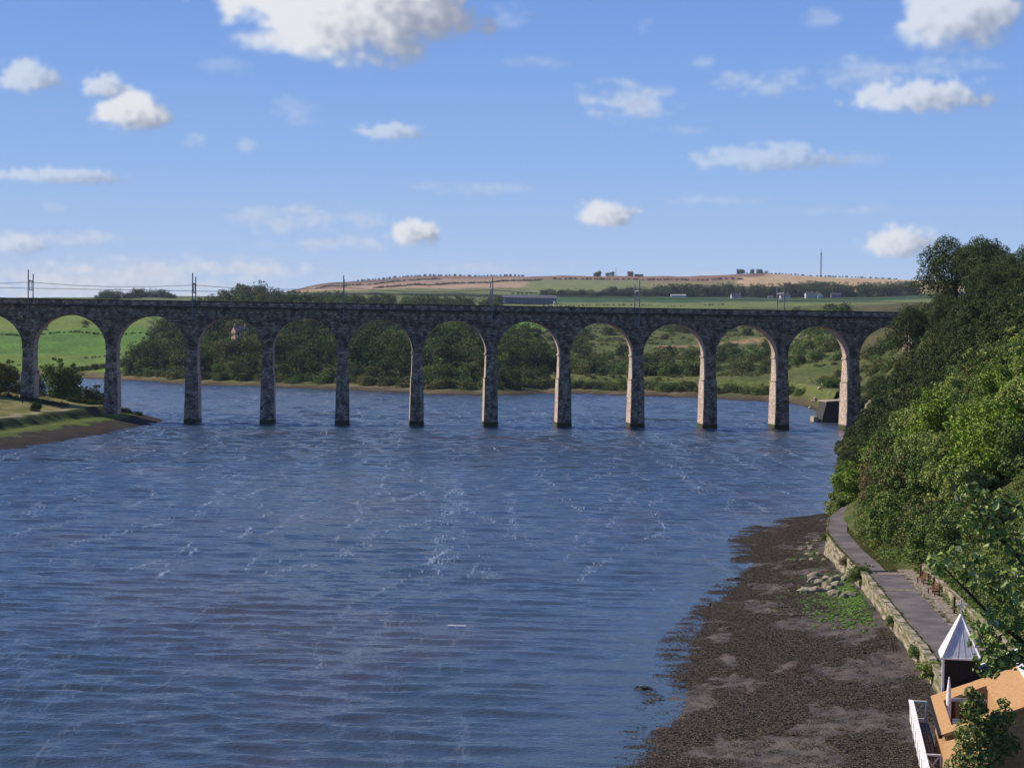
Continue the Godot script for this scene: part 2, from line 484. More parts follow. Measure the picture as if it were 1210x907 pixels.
	M.rock = grain(mat(Color.WHITE, 0.9, 0.3), noise_tex(noise(FastNoiseLite.TYPE_SIMPLEX_SMOOTH, 0.01, 5, 37), 512, [[0.22, lin(0.05, 0.10, 0.02)], [0.36, lin(0.09, 0.10, 0.05)], [0.5, lin(0.17, 0.145, 0.115)], [0.8, lin(0.30, 0.26, 0.21)]]), 7.0, rough_n, 0.8)
	# leaves
	M.leaf = mat(Color.WHITE, 0.7, 0.3)
	M.leaf.vertex_color_use_as_albedo = true
	M.leaf.backlight_enabled = true
	M.leaf.backlight = Color(0.45, 0.52, 0.16)
	M.bark = grain(mat(lin(0.07, 0.058, 0.045), 0.95, 0.2), fine, 0.8)
	# metal, paint, timber
	M.steel = mat(lin(0.16, 0.17, 0.19), 0.6, 0.5)
	M.wire = mat(lin(0.05, 0.05, 0.055), 0.6, 0.5)
	M.white = grain(mat(lin(0.78, 0.78, 0.80), 0.55, 0.45), noise_tex(noise(FastNoiseLite.TYPE_SIMPLEX_SMOOTH, 0.02, 6, 39), 256, [[0.2, Color(0.86, 0.85, 0.83)], [0.6, Color(1, 1, 1)]]), 1.6)
	M.lead = grain(mat(lin(0.52, 0.53, 0.56), 0.5, 0.5), M.white.albedo_texture, 2.0)
	M.black = grain(mat(lin(0.016, 0.015, 0.018), 0.7, 0.35), fine, 1.0)
	M.ochre = grain(mat(lin(0.41, 0.25, 0.12), 0.9, 0.25), noise_tex(noise(FastNoiseLite.TYPE_SIMPLEX_SMOOTH, 0.02, 6, 41), 512, [[0.2, Color(0.88, 0.87, 0.86)], [0.75, Color(1, 1, 1)]]), 2.5, rough_n, 0.1)
	M.brown = grain(mat(lin(0.16, 0.075, 0.04), 0.7, 0.35), fine, 1.0)
	M.board = [grain(mat(lin(0.16, 0.13, 0.115), 0.85), fine, 1.2), grain(mat(lin(0.12, 0.10, 0.095), 0.85), fine, 1.2), grain(mat(lin(0.20, 0.165, 0.14), 0.85), fine, 1.2)]
	M.cloth = mat(lin(0.80, 0.80, 0.80), 0.9, 0.2)
	M.slate = grain(mat(lin(0.11, 0.115, 0.135), 0.8), fine, 6.0)
	M.render_white = grain(mat(lin(0.72, 0.71, 0.69), 0.9), fine, 6.0)
	M.pink_house = grain(mat(lin(0.50, 0.33, 0.28), 0.9), fine, 6.0)
	M.brick = grain(mat(lin(0.33, 0.16, 0.11), 0.9), fine, 6.0)
	M.shed = grain(mat(lin(0.16, 0.18, 0.23), 0.7), fine, 12.0)
	M.glass = mat(lin(0.02, 0.022, 0.026), 0.1, 0.6)
	# river
	var w := StandardMaterial3D.new()
	w.roughness = 0.16
	w.metallic_specular = 0.56
	w.albedo_color = Color.WHITE
	w.vertex_color_use_as_albedo = true
	w.uv1_scale = Vector3(1 / 20.0, 1 / 9.0, 1)
	w.detail_enabled = true
	w.detail_uv_layer = BaseMaterial3D.DETAIL_UV_2
	w.detail_blend_mode = BaseMaterial3D.BLEND_MODE_MIX
	M.foam = [foam_image(0.35), foam_image(1.0)]
	w.detail_albedo = M.foam[0]
	w.uv2_scale = Vector3(1 / 130.0, 1 / 640.0, 1)
	M.water = w
	M.water_n = noise_tex(noise(FastNoiseLite.TYPE_SIMPLEX_SMOOTH, 0.03, 5, 55), 1024, [], true, 10.0)

# ------------------------------------------------------------------ foliage
func crown(lobes: Array, leaves: int, size: float, cols: Array, droop := 0.0, aspect := 0.6) -> ArrayMesh:
	var v := PackedVector3Array()
	var c := PackedColorArray()
	var weight := 0.0
	for l in lobes: weight += l[1] * l[1]
	for l in lobes:
		var count := int(leaves * l[1] * l[1] / weight)
		for k in count:
			var dir := Vector3(rng.randfn(), rng.randfn() * 0.9 + 0.15, rng.randfn()).normalized()
			var depth := rng.randf_range(0.82, 1.1) if rng.randf() > 0.22 else rng.randf_range(0.45, 0.85)
			var p: Vector3 = l[0] + dir * l[1] * depth * Vector3(1, 0.9, 1)
			var hidden := false
			for o in lobes:
				if o != l and p.distance_squared_to(o[0]) < o[1] * o[1] * 0.4:
					hidden = true
					break
			if hidden and rng.randf() < 0.75: continue
			var nrm := (dir + Vector3(rng.randfn(), rng.randfn(), rng.randfn()) * 0.55 + Vector3(0, 0.3, 0)).normalized()
			var a := nrm.cross(Vector3(rng.randfn(), rng.randfn() - droop, rng.randfn())).normalized()
			var b := nrm.cross(a)
			var s := size * rng.randf_range(0.45, 1.5)
			var bend := nrm * s * 0.16
			var p0 := p - a * s * 0.5 - bend
			var p1 := p + b * s * 0.5 * aspect
			var p2 := p + a * s * 0.5 - bend
			var p3 := p - b * s * 0.5 * aspect
			v.append(p0); v.append(p1); v.append(p2); v.append(p0); v.append(p2); v.append(p3)
			var col: Color = cols[rng.randi() % cols.size()]
			col = col.lerp(cols[rng.randi() % cols.size()], rng.randf()) * rng.randf_range(0.6, 1.5)
			for q in 6: c.append(col)
	return mesh_of(v, c)

func tree_lobes(n: int, low: float, rx: float, ry: float, r0: float, r1: float) -> Array:
	var out := []
	var cy := low + ry
	for k in n:
		var d := Vector3(rng.randfn(), rng.randfn() * 0.8 + 0.2, rng.randfn()).normalized()
		var q := rng.randf_range(0.45, 1.0)
		var r := rng.randf_range(r0, r1)
		out.append([Vector3(d.x * (rx - r * 0.6) * q, cy + d.y * (ry - r * 0.8) * q, d.z * (rx - r * 0.6) * q), r])
	if low < 0.05:
		for k in 7:
			var a := TAU * (k + rng.randf() * 0.6) / 7.0
			var r := rng.randf_range(r0, r1)
			out.append([Vector3(cos(a) * rx * 0.62, r * 0.75, sin(a) * rx * 0.62), r])
		for k in 16:   # shoots that stand out of the outline
			var d := Vector3(rng.randfn(), absf(rng.randfn()) + 0.3, rng.randfn()).normalized()
			var f := rng.randf_range(0.95, 1.18)
			out.append([Vector3(d.x * rx * f, cy + d.y * ry * f, d.z * rx * f), rng.randf_range(0.035, 0.075)])
	out.append([Vector3(0, cy, 0), minf(rx, ry) * 0.62])
	return out

func trunk_mesh(h: float, r: float, limbs: int) -> ArrayMesh:
	var t := PackedVector3Array()
	tube(t, [Vector3(0, -0.03, 0), Vector3(0.01, h * 0.4, 0), Vector3(0.0, h, 0.01)], [r * 1.3, r, r * 0.5], 6)
	for k in limbs:
		var a := TAU * k / limbs + rng.randf()
		var y := h * rng.randf_range(0.45, 0.85)
		var d := Vector3(cos(a), 0.9, sin(a)).normalized()
		tube(t, [Vector3(0, y, 0), Vector3(0, y, 0) + d * h * 0.3, Vector3(0, y, 0) + d * h * 0.6], [r * 0.5, r * 0.35, r * 0.12], 5)
	return mesh_of(t)

# a kind of tree of height 1: [crown mesh, trunk mesh]
func make_kinds() -> void:
	var deep := [Color(0.049, 0.074, 0.025), Color(0.065, 0.094, 0.030), Color(0.038, 0.058, 0.021), Color(0.090, 0.118, 0.038)]
	var mid := [Color(0.100, 0.156, 0.040), Color(0.131, 0.194, 0.050), Color(0.073, 0.115, 0.033), Color(0.163, 0.219, 0.062)]
	var olive := [Color(0.132, 0.144, 0.048), Color(0.096, 0.113, 0.038), Color(0.168, 0.174, 0.066)]
	var lime := [Color(0.165, 0.248, 0.033), Color(0.127, 0.204, 0.029), Color(0.204, 0.275, 0.044)]
	var sage := [Color(0.244, 0.300, 0.076), Color(0.188, 0.238, 0.062), Color(0.325, 0.360, 0.124), Color(0.139, 0.184, 0.050)]
	var dry := [Color(0.210, 0.150, 0.085), Color(0.165, 0.120, 0.065), Color(0.150, 0.140, 0.060)]
	M.pal = {"deep": deep, "mid": mid, "olive": olive, "lime": lime, "sage": sage, "dry": dry}
	leaf_box.far = []
	for k in 4:
		leaf_box.far.append([crown(tree_lobes(22, 0.04, 0.40, 0.43, 0.08, 0.19), 3400, 0.044, deep), trunk_mesh(0.5, 0.025, 3)])
	for k in 1:
		leaf_box.far.append([crown(tree_lobes(22, 0.04, 0.42, 0.43, 0.08, 0.19), 3400, 0.044, mid), trunk_mesh(0.5, 0.025, 3)])
	leaf_box.far.append([crown(tree_lobes(22, 0.04, 0.40, 0.42, 0.08, 0.19), 3400, 0.044, olive), trunk_mesh(0.5, 0.025, 3)])
	leaf_box.scrub = []
	for p in [deep, mid, olive]:
		leaf_box.scrub.append([crown(tree_lobes(10, 0.02, 0.62, 0.46, 0.18, 0.30), 1700, 0.085, p), trunk_mesh(0.4, 0.03, 3)])
	leaf_box.near = {}
	for p in [["deep", deep], ["mid", mid], ["lime", lime], ["sage", sage], ["dry", dry], ["olive", olive]]:
		var l := []
		for k in (2 if p[0] in ["deep", "sage", "mid"] else 1):
			l.append([crown(tree_lobes(22, 0.02, 0.52, 0.46, 0.08, 0.24), 12000, 0.046, p[1]), trunk_mesh(0.5, 0.03, 4)])
		leaf_box.near[p[0]] = l
	leaf_box.big = []
	for k in 2:
		leaf_box.big.append([crown(tree_lobes(40, 0.06, 0.47, 0.46, 0.06, 0.16), 24000, 0.019, deep), trunk_mesh(0.6, 0.03, 5)])

func tree(kind: Array, at: Vector3, height: float, wide: float, called: String, label: String, category: String, group := "") -> Node3D:
	var o := thing(called, label, category, at, rng.randf() * TAU, group)
	o.scale = Vector3(height * wide, height, height * wide)
	part("crown", kind[0], M.leaf, o)
	part("trunk", kind[1], M.bark, o)
	return o

func scatter(called: String, label: String, category: String, mesh: Mesh, m: Material, xf: Array) -> void:
	var mm := MultiMesh.new()
	mm.transform_format = MultiMesh.TRANSFORM_3D
	mm.mesh = mesh
	mm.instance_count = xf.size()
	for i in xf.size():
		mm.set_instance_transform(i, xf[i])
	var o := MultiMeshInstance3D.new()
	o.multimesh = mm
	o.material_override = m
	o.name = numbered(called)
	add_child(o)
	tag(o, label, category, "", "stuff")

# ------------------------------------------------------------------ river
func wave(x: float, z: float) -> float:
	var xr := x * 0.998 + z * 0.06
	var zr := z * 0.998 - x * 0.06
	var gust := 0.85 + 0.6 * n1.get_noise_2d(x * 0.55 + 300.0, z * 0.3)
	var h := n4.get_noise_2d(xr * 1.9, zr * 12.0) * 0.27
	h += n4.get_noise_2d(xr * 6.0 + 500.0, zr * 26.0) * 0.13
	if z > -345.0: h += n3.get_noise_2d(xr * 14.0, zr * 46.0 + 90.0) * 0.05 * sm(345.0, 230.0, -z)
	return h * gust * clampf((lut(RSZ, RSX, -z) - x) / 14.0 + 0.2, 0.2, 1.0)

# clear blue water with brown silt drifting in it
func water_colour(p: Vector3) -> Color:
	var silt := n1.get_noise_2d(p.x * 1.1 + 40.0, p.z * 0.5) + 0.4 * n3.get_noise_2d(p.x * 1.6, p.z * 0.8)
	return Color(0.030, 0.044, 0.062).lerp(Color(0.046, 0.048, 0.054), sm(0.15, 0.6, silt))

func make_river() -> void:
	var zones := [[94.0 - 18.0, 170.0, 0.30, -60.0, 30.0, 0.27], [169.5, 330.0, 0.55, -110.0, 66.0, 0.5], [329.5, 560.0, 1.1, -150.0, 116.0, 1.0], [559.0, 1130.0, 3.2, -420.0, 150.0, 3.0]]
	var root := Node3D.new()
	root.name = "river"
	add_child(root)
	root.set_meta("kind", "structure")
	var k := 0
	for q in zones:
		var ni := int((q[1] - q[0]) / q[2]) + 1
		var nj := int((q[4] - q[3]) / q[5]) + 1
		var far := k
		var at := func(i: int, j: int) -> Vector3:
			var z: float = -(q[0] + i * q[2])
			var x: float = q[3] + j * q[5]
			return Vector3(x, wave(x, z) * [1.0, 1.1, 1.7, 2.6][far], z)
		var m: StandardMaterial3D = M.water.duplicate()
		m.normal_enabled = true
		m.normal_texture = M.water_n
		m.roughness = [0.1, 0.12, 0.16, 0.2][k]
		m.normal_scale = [0.4, 0.5, 0.9, 1.4][k]
		m.detail_albedo = M.foam[[0, 1, 1, 1][k]]
		part("water", sheet(ni, nj, at, water_colour), m, root)
		k += 1
	# the water beyond the finely built part, out of the frame
	var t := PackedVector3Array()
	quad(t, Vector3(-700, -0.25, 60), Vector3(60, -0.25, 60), Vector3(60, -0.25, -76), Vector3(-700, -0.25, -76))
	quad(t, Vector3(-700, -0.25, -76), Vector3(-60, -0.25, -76), Vector3(-60, -0.25, -340), Vector3(-700, -0.25, -340))
	part("water", mesh_of(t), mat(lin(0.030, 0.044, 0.062), 0.2, 0.5), root)

# ------------------------------------------------------------------ land
func far_colour(p: Vector3) -> Color:
	var zz := -p.z
	var u := p.x / zz
	var j := n1.get_noise_2d(p.x * 0.8, p.z * 0.8)
	var px := 605.0 + 2050.0 * u + j * 8.0
	var d := zz - shore_distance(u)
	var f := n2.get_noise_2d(p.x * 1.2, p.z * 0.6)
	var c: Color
	if d < 30 + j * 18:
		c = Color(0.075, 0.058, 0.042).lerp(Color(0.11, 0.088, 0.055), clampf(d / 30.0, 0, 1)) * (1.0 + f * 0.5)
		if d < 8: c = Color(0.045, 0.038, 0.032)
	elif d < 56 and zz < 1130:
		c = Color(0.10, 0.11, 0.04).lerp(Color(0.17, 0.145, 0.075), clampf(f * 2 + 0.2, 0, 1))
	elif zz < 2050:
		if px < 175:
			if zz < 1290: c = Color(0.125, 0.205, 0.032)
			elif zz < 1580: c = Color(0.090, 0.185, 0.034)
			else: c = Color(0.145, 0.205, 0.045)
			if zz > 1130 and zz < 1290 and n3.get_noise_2d(p.x * 0.5, p.z * 0.3) > 0.1: c = Color(0.13, 0.2, 0.045)
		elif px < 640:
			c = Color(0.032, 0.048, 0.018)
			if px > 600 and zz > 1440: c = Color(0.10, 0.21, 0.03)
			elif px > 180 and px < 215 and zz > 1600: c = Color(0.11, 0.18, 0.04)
		elif px < 690 and zz > 1440 and zz < 1750: c = Color(0.10, 0.21, 0.03)
		elif px < 1010:
			c = Color(0.125, 0.145, 0.048).lerp(Color(0.075, 0.098, 0.030), clampf(0.5 + f * 2.2, 0, 1))
			if px > 780 and px < 905 and absf(zz - 1285 - (px - 840) * 0.5) < 16: c = Color(0.30, 0.21, 0.12)
		else: c = Color(0.075, 0.082, 0.032).lerp(Color(0.11, 0.10, 0.045), clampf(0.5 + f * 2, 0, 1))
	elif zz < 2480: c = Color(0.15, 0.19, 0.065) if px > 560 else Color(0.10, 0.14, 0.045)
	elif zz < 2960: c = Color(0.048, 0.105, 0.040) if px > 590 else Color(0.12, 0.15, 0.055)
	elif zz < 3180: c = Color(0.035, 0.050, 0.022)
	elif px < 350: c = Color(0.10, 0.12, 0.06)
	elif px < 620:
		var s := zz - 3200 - (px - 360) * 1.3
		if s < 250: c = Color(0.15, 0.18, 0.07)
		elif s < 620: c = Color(0.40, 0.29, 0.20)
		elif s < 1000: c = Color(0.34, 0.24, 0.17)
		else: c = Color(0.24, 0.16, 0.12)
		if px < 470 and zz > 4350: c = Color(0.15, 0.12, 0.10)
	elif px < 760 and zz < 4380: c = Color(0.18, 0.215, 0.085)
	elif px < 870:
		c = Color(0.24, 0.14, 0.10) if zz > 4300 else Color(0.22, 0.20, 0.10)
	else:
		c = Color(0.46, 0.34, 0.20) if zz > 3500 else Color(0.20, 0.20, 0.09)
		if px < 900 and zz > 4480: c = Color(0.22, 0.14, 0.10)
	return c * (1.0 + f * 0.25 + j * 0.15)

func make_land() -> void:
	var ni := 230
	var nj := 330
	var hills := func(i: int, j: int) -> Vector3:
		var u := -0.45 + 0.9 * j / (nj - 1.0)
		var s := shore_distance(u) - 30.0
		s = maxf(s, 640.0)
		var zz := s * pow(8000.0 / s, pow(i / (ni - 1.0), 1.25))
		return Vector3(u * zz, far_h(u * zz, -zz), -zz)
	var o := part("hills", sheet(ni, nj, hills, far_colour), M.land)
	o.set_meta("kind", "structure")
	# right bank: from the path up the steep slope
	var bank := func(i: int, j: int) -> Vector3:
		var zz := 30.0 + 760.0 * pow(i / 219.0, 1.25)
		var e := pow(j / 79.0, 1.4) * (60.0 + zz * 0.25)
		var x := path_x(zz) - lerpf(-0.35, 7.0, sm(204, 232, zz)) + e
		return Vector3(x, bank_h(x, -zz), -zz)
	var bank_c := func(p: Vector3) -> Color:
		var f := n2.get_noise_2d(p.x * 6.0, p.z * 4.0)
		var c := Color(0.055, 0.085, 0.022).lerp(Color(0.12, 0.125, 0.05), clampf(0.4 + f * 1.6, 0, 1))
		if p.y < 1.4 + f: c = Color(0.055, 0.045, 0.035)
		return c
	o = part("hillside", sheet(220, 80, bank, bank_c), M.near_land)
	o.set_meta("kind", "structure")
	# left spit
	var spit := func(i: int, j: int) -> Vector3:
		var zz := 230.0 + 480.0 * i / 239.0
		var x := lut(LSZ, LSX, zz) + 5.0 - pow(j / 139.0, 1.5) * 150.0
		return Vector3(x, spit_h(x, -zz), -zz)
	var spit_c := func(p: Vector3) -> Color:
		var f := n2.get_noise_2d(p.x * 4.0, p.z * 2.0)
		var g := n3.get_noise_2d(p.x * 9.0, p.z * 6.0)
		var d := lut(LSZ, LSX, -p.z) - p.x + f * 3.0
		var c: Color
		if d < 3: c = Color(0.040, 0.034, 0.030)
		elif d < 8.5: c = Color(0.052, 0.044, 0.036)
		elif d < 14: c = Color(0.11, 0.15, 0.035)
		elif d < 17.5: c = Color(0.05, 0.07, 0.022)
		elif d < 19: c = Color(0.14, 0.17, 0.05)
		elif d < 21.5: c = Color(0.30, 0.27, 0.19)
		else: c = Color(0.26, 0.23, 0.095).lerp(Color(0.13, 0.155, 0.045), clampf(0.35 + f * 1.8, 0, 1))
		return c * (1.0 + g * 0.35)
	o = part("river_spit", sheet(240, 140, spit, spit_c), M.near_land)
	o.set_meta("kind", "structure")
	# foreshore
	var shore := func(i: int, j: int) -> Vector3:
		var zz := 70.0 + 172.0 * i / 459.0
		var a := lut(RSZ, RSX, zz) - 6.0
		var x := lerpf(a, path_x(zz) + 0.2, j / 139.0)
		return Vector3(x, beach_h(x, -zz), -zz)
	var shore_c := func(p: Vector3) -> Color:
		var k := weed_mask(p.x, p.z)
		var f := n3.get_noise_2d(p.x * 12.0, p.z * 9.0)
		var c := Color(0.100, 0.080, 0.065).lerp(Color(0.066, 0.054, 0.042), k) * (1.0 + f * 0.7)
		var zz := -p.z
		var g := Vector2((p.x - 27.8) / 3.6, (zz - 151.0) / 8.0).length() + n1.get_noise_2d(p.x * 9, p.z * 5) * 0.7
		c = c.lerp(Color(0.075, 0.17, 0.02), sm(1.05, 0.75, g) * 0.9)
		return c
	o = part("foreshore", sheet(460, 140, shore, shore_c), M.beach)
	o.set_meta("kind", "structure")

# ------------------------------------------------------------------ viaduct
func pier_at(k: int) -> Vector3:
	var p := Vector3(-5.9 + 21.146 * (k - 4), 0, -496.3 - 1.75 * (k - 4))
	if k < 0: p += Vector3(-1.1, 0, 0.7) * pow(-k, 1.25)
	return p

const PITCH := 21.2
const SPRING := 21.0
const RADIUS := 9.2
const DEEP := 8.2

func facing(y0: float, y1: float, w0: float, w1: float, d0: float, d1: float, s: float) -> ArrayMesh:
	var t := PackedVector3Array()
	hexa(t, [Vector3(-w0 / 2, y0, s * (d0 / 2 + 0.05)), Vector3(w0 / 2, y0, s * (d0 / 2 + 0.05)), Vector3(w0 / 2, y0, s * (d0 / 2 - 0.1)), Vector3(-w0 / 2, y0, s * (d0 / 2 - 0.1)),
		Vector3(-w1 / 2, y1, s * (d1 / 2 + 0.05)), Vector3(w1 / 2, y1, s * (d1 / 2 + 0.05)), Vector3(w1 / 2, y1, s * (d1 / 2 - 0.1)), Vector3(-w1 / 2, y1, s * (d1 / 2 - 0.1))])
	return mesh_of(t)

func shaft(y0: float, y1: float, w0: float, w1: float, d0: float, d1: float) -> ArrayMesh:
	var t := PackedVector3Array()
	frustum(t, Vector3(0, y0, 0), w0 - 0.004, d0, w1 - 0.004, d1, y1 - y0)
	return mesh_of(t)

func make_viaduct() -> void:
	var root := thing("railway_viaduct", "long stone railway viaduct on tall piers with round arches across the river", "viaduct")
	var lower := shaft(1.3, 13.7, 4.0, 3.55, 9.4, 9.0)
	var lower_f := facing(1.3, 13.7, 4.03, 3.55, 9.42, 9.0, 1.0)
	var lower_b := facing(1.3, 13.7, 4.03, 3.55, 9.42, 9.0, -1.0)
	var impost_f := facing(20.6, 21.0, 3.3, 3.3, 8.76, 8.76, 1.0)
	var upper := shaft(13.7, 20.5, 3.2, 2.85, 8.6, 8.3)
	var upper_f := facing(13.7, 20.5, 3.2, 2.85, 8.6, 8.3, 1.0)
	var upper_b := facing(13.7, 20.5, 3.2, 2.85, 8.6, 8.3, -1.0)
	var foot := shaft(-4.0, 1.3, 4.3, 4.15, 9.7, 9.6)
	var t := PackedVector3Array()
	frustum(t, Vector3(0, 13.7, 0), 3.75, 9.2, 3.25, 8.7, 0.35)
	var ledge := mesh_of(t)
	t = PackedVector3Array()
	frustum(t, Vector3(0, 20.3, 0), 2.9, 8.4, 3.3, 8.75, 0.3)
	box(t, Vector3(0, 20.8, 0), Vector3(3.3, 0.4, 8.75))
	var impost := mesh_of(t)
	# one bay, from the middle of a pier to the middle of the next
	var vault := PackedVector3Array()
	var walls := []
	var top := 33.0
	var zf := DEEP / 2
	var n := 28
	var c := PITCH / 2
	var pr := Vector3(c - RADIUS, SPRING, 0)
	for s in [1.0, -1.0]:
		var wall := PackedVector3Array()
		walls.append(wall)
		var z: float = zf * s
		for e in [[0.0, c - RADIUS], [c + RADIUS, PITCH]]:
			hexa(wall, [Vector3(e[0], SPRING, z + 0.002), Vector3(e[1], SPRING, z + 0.002), Vector3(e[1], SPRING, z - s * 0.6), Vector3(e[0], SPRING, z - s * 0.6), Vector3(e[0], top, z + 0.002), Vector3(e[1], top, z + 0.002), Vector3(e[1], top, z - s * 0.6), Vector3(e[0], top, z - s * 0.6)])
		var last := pr
		for i in range(1, n + 1):
			var a := PI * i / n
			var q := Vector3(c - RADIUS * cos(a), SPRING + RADIUS * sin(a), 0)
			quad(wall, Vector3(last.x, last.y, z), Vector3(q.x, q.y, z), Vector3(q.x, top, z), Vector3(last.x, top, z))
			last = q
		walls[walls.size() - 1] = wall
	var last := pr
	for i in range(1, n + 1):
		var a := PI * i / n
		var q := Vector3(c - RADIUS * cos(a), SPRING + RADIUS * sin(a), 0)
		quad(vault, last + Vector3(0, 0, zf), q + Vector3(0, 0, zf), q - Vector3(0, 0, zf), last - Vector3(0, 0, zf))
		last = q
	quad(vault, Vector3(0, 32.99, zf), Vector3(PITCH, 32.99, zf), Vector3(PITCH, 32.99, -zf), Vector3(0, 32.99, -zf))
	for e in [[0.0, c - RADIUS], [c + RADIUS, PITCH]]:
		quad(vault, Vector3(e[0], SPRING + 0.01, zf), Vector3(e[1], SPRING + 0.01, zf), Vector3(e[1], SPRING + 0.01, -zf), Vector3(e[0], SPRING + 0.01, -zf))
		var xx: float = c - RADIUS if e[0] == 0.0 else c + RADIUS
		quad(vault, Vector3(xx, SPRING, zf), Vector3(xx, 32.9, zf), Vector3(xx, 32.9, -zf), Vector3(xx, SPRING, -zf))
	var r := RandomNumberGenerator.new()
	r.seed = 5
	var rings := []
	for v in 3:
		t = PackedVector3Array()
		var stones := 33
		for i in stones:
			var a0 := PI * (i + 0.03) / stones
			var a1 := PI * (i + 0.97) / stones
			var ro := RADIUS + r.randf_range(0.85, 1.15)
			var pz := zf + r.randf_range(0.05, 0.16)
			var ring := []
			for z in [pz, zf - 0.3]:
				for q in [[a0, RADIUS - 0.02], [a1, RADIUS - 0.02], [a1, ro], [a0, ro]]:
					ring.append(Vector3(c - q[1] * cos(q[0]), SPRING + q[1] * sin(q[0]), z))
			hexa(t, ring)
		rings.append(mesh_of(t))
	var wall_m := mesh_of(walls[0])
	var wall_b := mesh_of(walls[1])
	var vault_m := mesh_of(vault)
	var sets := []
	for sgn in [1.0, -1.0]:
		var one := []
		t = PackedVector3Array()
		for i in 24:
			box(t, Vector3((i + 0.5) * PITCH / 24.0, 32.45, sgn * (zf + 0.12)), Vector3(0.42, 0.5, 0.3))
		one.append(mesh_of(t))
		one.append(box_mesh(Vector3(PITCH / 2, 32.85, sgn * (zf + 0.1)), Vector3(PITCH, 0.3, 0.75)))
		one.append(box_mesh(Vector3(PITCH / 2, 33.7, sgn * (zf - 0.05)), Vector3(PITCH, 1.4, 0.55)))
		one.append(box_mesh(Vector3(PITCH / 2, 34.5, sgn * (zf - 0.02)), Vector3(PITCH, 0.24, 0.8)))
		sets.append(one)
	for k in range(-5, 12):
		var p := pier_at(k)
		var e := (pier_at(k + 1) - p)
		var b := Basis(e.normalized(), Vector3.UP, e.normalized().cross(Vector3.UP))
		var back := -b.z * 4.7
		var pier := Node3D.new()
		pier.name = "pier"
		root.add_child(pier, true)
		pier.transform = Transform3D(b, p + back)
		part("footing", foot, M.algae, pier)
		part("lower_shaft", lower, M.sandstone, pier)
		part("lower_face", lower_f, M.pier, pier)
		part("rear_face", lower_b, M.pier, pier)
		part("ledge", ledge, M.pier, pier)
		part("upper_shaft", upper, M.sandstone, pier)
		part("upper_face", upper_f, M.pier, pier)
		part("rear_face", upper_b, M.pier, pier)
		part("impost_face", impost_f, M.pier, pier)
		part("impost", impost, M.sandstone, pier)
		var bay := Node3D.new()
		bay.name = "arch"
		root.add_child(bay, true)
		bay.transform = Transform3D(Basis(b.x * (e.length() / PITCH), b.y, b.z), p + back)
		part("spandrel_wall", wall_m, M.dark_stone, bay)
		part("spandrel_wall", wall_b, M.dark_stone, bay)
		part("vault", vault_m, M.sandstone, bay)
		part("arch_ring", rings[posmod(k, 3)], M.dark_stone, bay).set_meta("kind", "stuff")
		for one in sets:
			part("corbels", one[0], M.dark_stone, bay).set_meta("kind", "stuff")
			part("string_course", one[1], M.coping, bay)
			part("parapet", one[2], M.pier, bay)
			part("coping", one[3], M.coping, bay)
	# overhead line portals
	var where := {-4: "leftmost of all, at the edge of the picture", -2: "over the second pier from the left, against pale sky", 0: "over the pier standing at the tip of the spit", 2: "in front of the brown stubble hill", 4: "beside the long grey shed", 6: "in front of the dark green field", 8: "in front of the white houses, nearest the right bank"}
	for k in [-2, 0, 2, 4, 6, 8]:
		var p := pier_at(k)
		var e := (pier_at(k + 1) - p).normalized()
		var b := Basis(e, Vector3.UP, e.cross(Vector3.UP))
		var o := thing("overhead_line_portal", "steel overhead line portal " + where[k], "line mast", p - b.z * 4.7 + Vector3(0, 29.3, 0), 0, "overhead line portals on the viaduct")
		o.basis = b
		for s in [1.0, -1.0]:
			t = PackedVector3Array()
			var low := 0.0 if s > 0 else 4.0
			beam(t, Vector3(0, low, s * 4.4), Vector3(0, 12.8 + s * 0.4, s * 4.4), 0.28, 0.28)
			part("post", mesh_of(t), M.steel, o)
			t = PackedVector3Array()
			beam(t, Vector3(0, 10.2, s * 2.0), Vector3(0, 7.6, s * 2.0), 0.16, 0.16)
			beam(t, Vector3(-0.6, 7.7, s * 2.0), Vector3(0.6, 7.7, s * 2.0), 0.12, 0.12)
			beam(t, Vector3(0, 8.6, s * 2.0), Vector3(0, 8.2, s * 1.2), 0.12, 0.12)
			part("drop_arm", mesh_of(t), M.steel, o)
		t = PackedVector3Array()
		beam(t, Vector3(0, 10.3, -4.4), Vector3(0, 10.3, 4.4), 0.22, 0.3)
		part("cross_beam", mesh_of(t), M.steel, o)
		t = PackedVector3Array()
		for y in [1.2, 3.2]:
			box(t, Vector3(0, y, 4.3), Vector3(0.6, 0.25, 0.5))
		part("bracket", mesh_of(t), M.steel, o)
	for w in [[1.9, 37.5, "near contact wire"], [1.9, 39.2, "near catenary wire"], [-2.1, 37.5, "far contact wire"], [-2.1, 39.2, "far catenary wire"]]:
		var pts := []
		var rad := []
		for k in range(-10, 23):
			var f := k / 2.0
			var p := pier_at(int(floor(f))).lerp(pier_at(int(floor(f)) + 1), f - floor(f))
			var e := (pier_at(int(floor(f)) + 1) - pier_at(int(floor(f)))).normalized()
			var sag := 0.9 * absf(sin(PI * f / 2.0)) if w[1] > 38.5 else 0.0
			pts.append(p - e.cross(Vector3.UP) * (4.7 - w[0]) + Vector3(0, w[1] - sag, 0))
			rad.append(0.035)
		t = PackedVector3Array()
		tube(t, pts, rad, 4)
		tag(part("overhead_wire", mesh_of(t), M.wire), w[2] + " strung along the viaduct above the parapet", "wire", "overhead wires")

